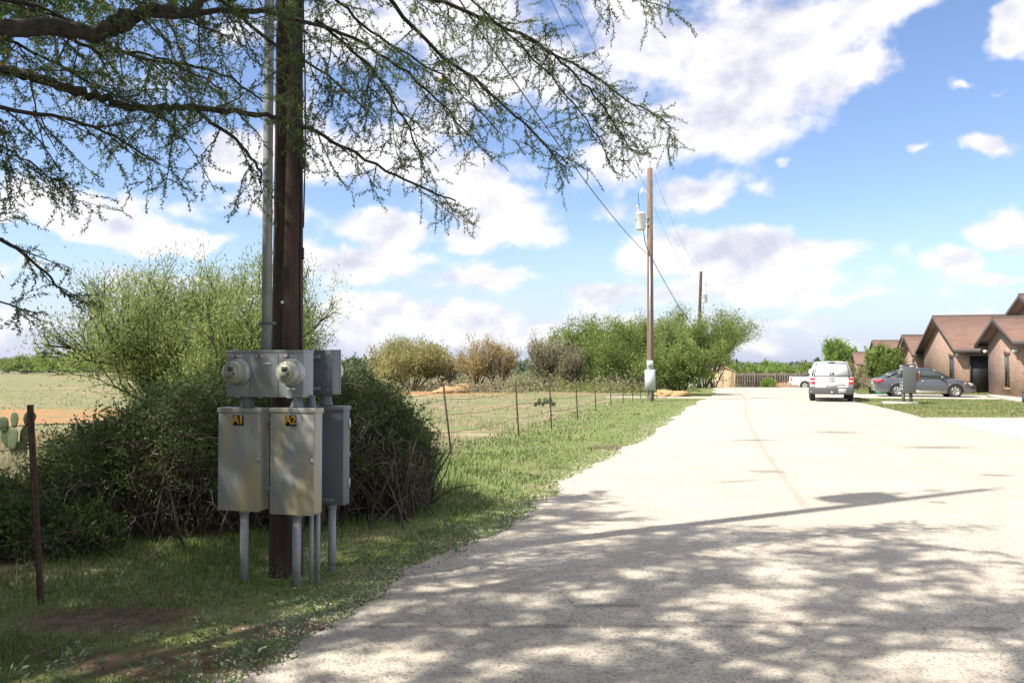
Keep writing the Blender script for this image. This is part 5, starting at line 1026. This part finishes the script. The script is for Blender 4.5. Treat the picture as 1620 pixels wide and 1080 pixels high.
def wheel(V, x, y, r, w, spokes=5, steel=False, rr=.62):
    s = 1 if y > 0 else -1; ax = Vector((0, s, 0)); c = Vector((x, y - s * w, r))
    g = G(); g.lathe([(r * .6, 0), (r * .93, 0), (r, .03), (r, w - .03), (r * .94, w), (r * rr, w - .005), (r * rr, w - .03), (r * .2, w - .04)], c, ax, 30); t = g.build('tyre', M['tyre'], None, (0, 0, 0)); t.name = 'wheel'; t.parent = V
    g = G(); g.lathe([(r * rr * .98, w - .035), (r * rr * 1.0, w - .004), (r * rr * .9, w - .002), (r * rr * .88, w - .03)], c, ax, 28); g.lathe([(r * .16, w - .05), (r * .16, w - .005), (r * .1, w)], c, ax, 12)
    ux = Vector((1, 0, 0))
    for k in range(spokes):
        a = 2 * math.pi * k / spokes + .3; d = Vector((math.cos(a), 0, math.sin(a))); p = Vector((-math.sin(a), 0, math.cos(a))); c2 = c + ax * (w - .03)
        for q_ in ((-.5, .5),) if not steel else ((-1.2, 1.2),):
            v = [c2 + d * r * .12 + p * r * .12 * q_[0], c2 + d * r * .12 + p * r * .12 * q_[1], c2 + d * r * rr * .95 + p * r * .2 * q_[1], c2 + d * r * rr * .95 + p * r * .2 * q_[0]]
            g.add([list(a_) for a_ in v] + [list(a_ + ax * .022) for a_ in v], [(0, 1, 2, 3), (7, 6, 5, 4), (0, 4, 5, 1), (1, 5, 6, 2), (2, 6, 7, 3), (3, 7, 4, 0)])
    g.build('rim', M['rim'], t, (0, 0, 0))
def arch(g, x, y, r, zw, th=.025): g.tube([(x + r * math.cos(a), y, zw + r * math.sin(a)) for a in np.linspace(-.25, math.pi + .25, 22)], th, 6)
# grey sedan on the drive
sr = Vector((.4415 * 39.9 + .05, 39.9, .025)) + E2 * .84
S = thing('parked_car', sr, 'dark grey sedan parked on the drive before the brick houses', 'car', None, ROT)
top = [(0, .86), (.06, .95), (.5, 1.01), (1.0, 1.02), (2.4, .99), (3.35, .985), (3.6, .96), (4.1, .88), (4.45, .79), (4.62, .70), (4.72, .60)]
g = G(); lower_body(g, 4.72, .91, .24, top, (1.02, 3.72), .385, .335, nose=.26, tail=.14, belt=.74)
for w_ in (1.02, 3.72):
    for s in (1, -1): arch(g, w_, s * .895, .395, .335, .028)
g.build('body', M['sedan'], S, (0, 0, 0), smooth=False)
st = [(.42, .99, 1.01, .70, .60), (.85, 1.0, 1.20, .80, .62), (1.35, 1.0, 1.39, .84, .58), (1.75, .99, 1.455, .85, .57), (2.2, .98, 1.475, .86, .58), (2.6, .97, 1.45, .86, .58), (3.0, .96, 1.30, .84, .60), (3.5, .95, .99, .78, .66)]
g = G(); cabin(g, st); g.build('windows', M['carglass'], S, (0, 0, 0), smooth=False)
g = G()
rf = [(1.22, 1.372), (1.4, 1.42), (1.75, 1.475), (2.2, 1.495), (2.6, 1.47), (2.72, 1.43)]; v = []
for x, z in rf: v += [(x, .61, z - .05), (x, .56, z - .012), (x, .35, z + .01), (x, -.35, z + .01), (x, -.56, z - .012), (x, -.61, z - .05), (x, -.5, z - .06), (x, .5, z - .06)]
n = len(rf); g.add(v, [(i * 8 + j, i * 8 + (j + 1) % 8, (i + 1) * 8 + (j + 1) % 8, (i + 1) * 8 + j) for i in range(n - 1) for j in range(8)] + [tuple(range(8))[::-1], tuple((n - 1) * 8 + j for j in range(8))])
for s in (1, -1):
    g.tube([(.40, s * .73, 1.0), (.85, s * .68, 1.20), (1.3, s * .62, 1.38)], [.05, .06, .03], 6); g.tube([(2.68, s * .60, 1.43), (3.0, s * .655, 1.30), (3.55, s * .80, .98)], .032, 6)
    g.tube([(2.07, s * .872, .98), (2.1, s * .70, 1.30), (2.13, s * .61, 1.45)], .035, 6); g.tube([(.55, s * .84, 1.0), (1.2, s * .872, 1.005), (2.4, s * .885, .985), (3.4, s * .85, .965)], .022, 6)
    g.tube([(1.0, s * .80, 1.02), (1.2, s * .72, 1.28), (1.33, s * .62, 1.38)], .06, 6)
g.build('roof', M['sedan'], S, (0, 0, 0), smooth=True)
for s in (1, -1):
    for x0, x1 in ((1.22, 2.06), (2.09, 3.12)):
        g = G(); pl = [(x0 + (.14 if x0 < 2 else 0), .30), (x1, .30), (x1, .95), (x0, .95)]
        for a, b in zip(pl, pl[1:] + pl[:1]): g.tube([(a[0], s * (.912 if a[1] < .5 else .885), a[1]), (b[0], s * (.912 if b[1] < .5 else .885), b[1])], .006, 4)
        dd = g.build('door', M['ink'], S, (0, 0, 0)); g = G(); g.box((x1 - .18 if x0 < 2 else x0 + .15, s * .91, .82), (.17, .03, .035)); g.build('handle', M['rim'], dd, (0, 0, 0))
    g = G(); g.lathe([(.03, -.1), (.075, -.06), (.075, .06), (.03, .1)], (3.12, s * .99, 1.02), (1, 0, 0), 10); g.box((3.14, s * .92, .99), (.06, .16, .04)); g.build('mirror', M['sedan'], S, (0, 0, 0))
    g = G(); g.prism([(.0, .74), (.34, .78), (.36, .90), (.02, .93)], (0, s * .865, 0), (1, 0, 0), (0, 0, 1), s * -.04); g.box((.03, s * .62, .83), (.06, .40, .15)); g.build('tail_light', M['red'], S, (0, 0, 0))
    g = G(); g.prism([(4.16, .64), (4.52, .60), (4.56, .70), (4.2, .80)], (0, s * .80, 0), (1, 0, 0), (0, 0, 1), s * -.07); g.build('headlight', M['clear'], S, (0, 0, 0))
    g = G(); g.prism([(4.12, .66), (4.2, .65), (4.24, .76), (4.16, .79)], (0, s * .855, 0), (1, 0, 0), (0, 0, 1), s * -.06); g.build('side_lamp', M['amber'], S, (0, 0, 0))
    g = G(); g.box((2.37, s * .905, .27), (1.9, .05, .13)); g.build('side_skirt', M['sill'], S, (0, 0, 0)); g = G(); g.box((2.37, s * .917, .345), (1.86, .02, .02)); g.build('trim', M['rim'], S, (0, 0, 0))
    for x in (1.02, 3.72): wheel(S, x, s * .90, .335, .22, 5)
g = G(); g.box((4.70, 0, .42), (.10, 1.25, .16)); g.build('grille', M['ink'], S, (0, 0, 0)); g = G(); g.box((2.37, 0, .3), (3.9, 1.3, .14)); g.build('underbody', M['ink'], S, (0, 0, 0))

def pickup(base, rot, label, topper, phone):
    V = thing('pickup_truck', base, label, 'pickup truck', None, rot); Lx = 5.07; R0 = .365; wh = (1.15, 4.2)
    top = [(0, 1.10), (1.6, 1.10), (3.4, 1.12), (4.0, 1.10), (4.7, 1.02), (4.95, .9), (5.07, .75)]
    g = G(); lower_body(g, Lx, .90, .36, top, wh, .43, R0, nose=.16, tail=.03, belt=.86, round_=.05)
    g.build('body', M['white'], V, (0, 0, 0))
    g = G()
    for w_ in wh:
        for s in (1, -1): arch(g, w_, s * .90, .435, R0, .035)
    g.build('fender_flare', M['plastic'] if topper else M['white'], V, (0, 0, 0))
    st = [(1.62, 1.08, 1.62, .84, .64), (1.75, 1.08, 1.70, .84, .62), (2.4, 1.08, 1.735, .85, .62), (3.0, 1.08, 1.71, .85, .62), (3.3, 1.09, 1.55, .84, .63), (4.0, 1.09, 1.13, .78, .68)]
    g = G(); cabin(g, st); g.build('windows', M['carglass'], V, (0, 0, 0))
    g = G(); g.box((2.35, 0, 1.735), (1.4, 1.16, .05)); 
    for s in (1, -1):
        g.tube([(1.58, s * .86, 1.1), (1.62, s * .80, 1.35), (1.68, s * .66, 1.70)], .06, 6); g.tube([(2.6, s * .87, 1.1), (2.6, s * .62, 1.72)], .035, 6); g.tube([(3.0, s * .63, 1.72), (3.35, s * .68, 1.55), (4.0, s * .82, 1.12)], .035, 6); g.tube([(1.65, s * .66, 1.72), (3.0, s * .64, 1.735)], .04, 6)
    g.build('roof', M['white'], V, (0, 0, 0), smooth=True)
    if topper:
        g = G(); st = [(-.0, 1.105, 1.64, .82, .70), (.10, 1.105, 1.75, .83, .70), (.8, 1.105, 1.775, .83, .70), (1.6, 1.105, 1.76, .83, .70)]; st[0] = (-.02, 1.105, 1.13, .82, .80)
        cabin(g, [(.0, 1.105, 1.115, .76, .75), (.20, 1.105, 1.74, .77, .66), (.28, 1.105, 1.775, .77, .66), (1.0, 1.105, 1.79, .77, .66), (1.56, 1.105, 1.77, .77, .66)]); tp_ = g.build('bed_topper', M['white'], V, (0, 0, 0))
        g = G(); a = [Vector((-.012, -.73, 1.12)), Vector((-.012, .73, 1.12)), Vector((.185, .62, 1.69)), Vector((.185, -.62, 1.69))]; nrm = Vector((-.94, 0, .35)) * .014
        a = [p + nrm for p in a]; g.add([list(p) for p in a] + [list(p - nrm * .8) for p in a], [(0, 1, 2, 3), (7, 6, 5, 4), (0, 4, 5, 1), (1, 5, 6, 2), (2, 6, 7, 3), (3, 7, 4, 0)]); hatch = g.build('rear_hatch', M['white'], tp_, (0, 0, 0))  # rear glass in white paint, its bright reflection put into the colour
        g = G(); 
        for p_, q_ in ((0, 1), (1, 2), (2, 3), (3, 0)): g.tube([a[p_] + nrm * .2, a[q_] + nrm * .2], .026 if p_ == 2 else .02, 5)
        g.box((.165, 0, 1.735), (.06, .26, .05)); g.box((.17, 0, 1.70), (.04, 1.26, .03)); g.box((-.0, 0, 1.235), (.04, .18, .11)); g.build('seal', M['plastic'], hatch, (0, 0, 0))
        g = G(); g.box((-.015, 0, 1.225), (.02, .08, .06)); g.build('latch', M['galv'], hatch, (0, 0, 0))
    else:
        g = G(); g.box((.85, 0, 1.115), (1.45, 1.5, .03)); g.build('bed', M['plastic'], V, (0, 0, 0))
    # tailgate and rear fittings
    g = G(); g.box((-.012, 0, .86), (.03, 1.36, .48)); tg = g.build('tailgate', M['white'], V, (0, 0, 0), bevel=.01)
    g = G(); g.prism([(-.56, .70), (.56, .70), (.48, .84), (-.48, .84)], (-.028, 0, 0), (0, -1, 0), (0, 0, 1), -.006); g.build('inset', M['white'], tg, (0, 0, 0))
    g = G(); g.tube([(-.037, -.56, .70), (-.037, -.48, .845), (-.037, .48, .845), (-.037, .56, .70)], .005, 4); g.build('crease', M['sill'], tg, (0, 0, 0))
    g = G(); g.box((-.03, 0, 1.03), (.025, .24, .04)); g.build('handle', M['plastic'], tg, (0, 0, 0))
    if phone:
        g = G(); g.prism([(.115 * math.cos(t), .915 + .045 * math.sin(t)) for t in np.linspace(0, 6.28, 25)[:-1]], (-.028, 0, 0), (0, -1, 0), (0, 0, 1), -.008); em = g.build('emblem', M['plastic'], tg, (0, 0, 0))
        g = G(); g.prism([(.07 * math.cos(t), .915 + .018 * math.sin(t)) for t in np.linspace(0, 6.28, 25)[:-1]], (-.037, 0, 0), (0, -1, 0), (0, 0, 1), -.003); g.build('emblem_mark', M['clear'], em, (0, 0, 0))
        text_mesh('(210) 386-PEST', .075, (-.037, 0, .665), (0, -1, 0), (0, 0, 1), M['plastic'], 'lettering', tg, (0, 0, 0))
        g = G(); g.box((-.14, -.42, .49), (.012, .30, .15)); pl = g.build('licence_plate', M['plate'], V, (0, 0, 0)); text_mesh('BMZ 6091', .065, (-.148, -.42, .485), (0, -1, 0), (0, 0, 1), M['plastic'], 'lettering', pl, (0, 0, 0))
    for s in (1, -1):
        for zc, h, m_ in ((1.0, .11, 'red'), (.915, .055, 'clear'), (.825, .12, 'red')):
            g = G(); g.box((.005, s * .775, zc), (.04, .15, h)); g.box((.08, s * .868, zc), (.16, .05, h)); g.build('tail_light' if m_ == 'red' else 'reversing_light', M[m_], V, (0, 0, 0), bevel=.006)
        g = G(); g.lathe([(.05, -.09), (.1, -.05), (.1, .05), (.05, .09)], (3.5, s * 1.02, 1.18), (0, 0, 1), 8); g.box((3.52, s * .92, 1.13), (.07, .2, .05)); g.build('mirror', M['plastic'], V, (0, 0, 0))
        g = G(); g.box((4.93, s * .64, .86), (.2, .3, .16)); g.build('headlight', M['clear'], V, (0, 0, 0))
        for x in wh: wheel(V, x, s * .92, R0, .24, 6, not topper)
    g = G(); g.box((-.05, 0, .47), (.17, 1.72, .28)); g.box((-.02, .80, .57), (.20, .20, .20)); g.box((-.02, -.80, .57), (.20, .20, .20)); g.build('bumper', M['plastic'] if topper else M['galv'], V, (0, 0, 0), bevel=.03)
    g = G(); g.box((-.13, .0, .42), (.12, .10, .08)); g.box((-.11, .28, .44), (.02, .2, .05)); g.build('hitch', M['galv'], V, (0, 0, 0))
    g = G(); g.box((2.5, 0, .42), (4.3, 1.0, .16)); g.tube([(1.15, -.8, .36), (1.15, .8, .36)], .06, 8); g.build('chassis', M['ink'], V, (0, 0, 0))
    return V
pt = pix(1316, 600, 34.9); pt.z = .015
truck = pickup(pt, math.radians(90 - 19.3), 'white pickup with a white bed topper parked on the road, seen from behind', True, True)
truck.scale = (.96,) * 3; S.scale = (.935,) * 3
p2 = pix(1249.5, 600, 70.5); p2.z = gz(70.5) + .015
pickup(p2, math.radians(-15), 'white open bed pickup seen from the side, half hidden behind the other pickup', False, False)
# planter by the sedan
pl = pix(1380, 622, 45.5); pl.z = 0; t = thing('planter', pl, 'small dark planter with a dried plant beside the sedan rear bumper', 'planter')
g = G(); g.lathe([(.16, 0), (.22, .38), (.24, .38), (.24, .42), (.2, .42), (.19, .36)], pl, UP, 14); g.build('pot', M['plastic'], t, pl)
g = G(); q = np.random.default_rng(8); n = 120; P = np.array(pl) + np.stack([q.normal(0, .16, n), q.normal(0, .16, n), q.uniform(.42, .78, n)], 1); g.leaves(P, q.normal(size=(n, 3)), .12, .05); g.build('plant', M['leafbrn'], t, pl)
p3 = pl + Vector((.33, -.3, 0)); g = G(); g.lathe([(.02, 0), (.2, .02), (.24, .12), (.15, .2), (.05, .22)], p3, UP, 14); tag(g.build('watering_bowl', M['teal'], org=p3), 'teal plastic bowl on the grass beside the dark planter', 'bowl')

# ---------------------------------------------------------------- air
hz = bpy.data.materials.new('air'); hz.use_nodes = True; t = hz.node_tree; t.nodes.clear()
ho = N(t, 'ShaderNodeOutputMaterial'); pv = N(t, 'ShaderNodeVolumePrincipled'); pv.inputs['Color'].default_value = (.80, .87, 1, 1); pv.inputs['Density'].default_value = .00011; pv.inputs['Anisotropy'].default_value = .3
t.links.new(pv.outputs[0], ho.inputs['Volume'])
g = G(); g.box((0, 2450, 14), (10400, 5300, 58)); tag(g.build('haze', hz), kind='stuff')
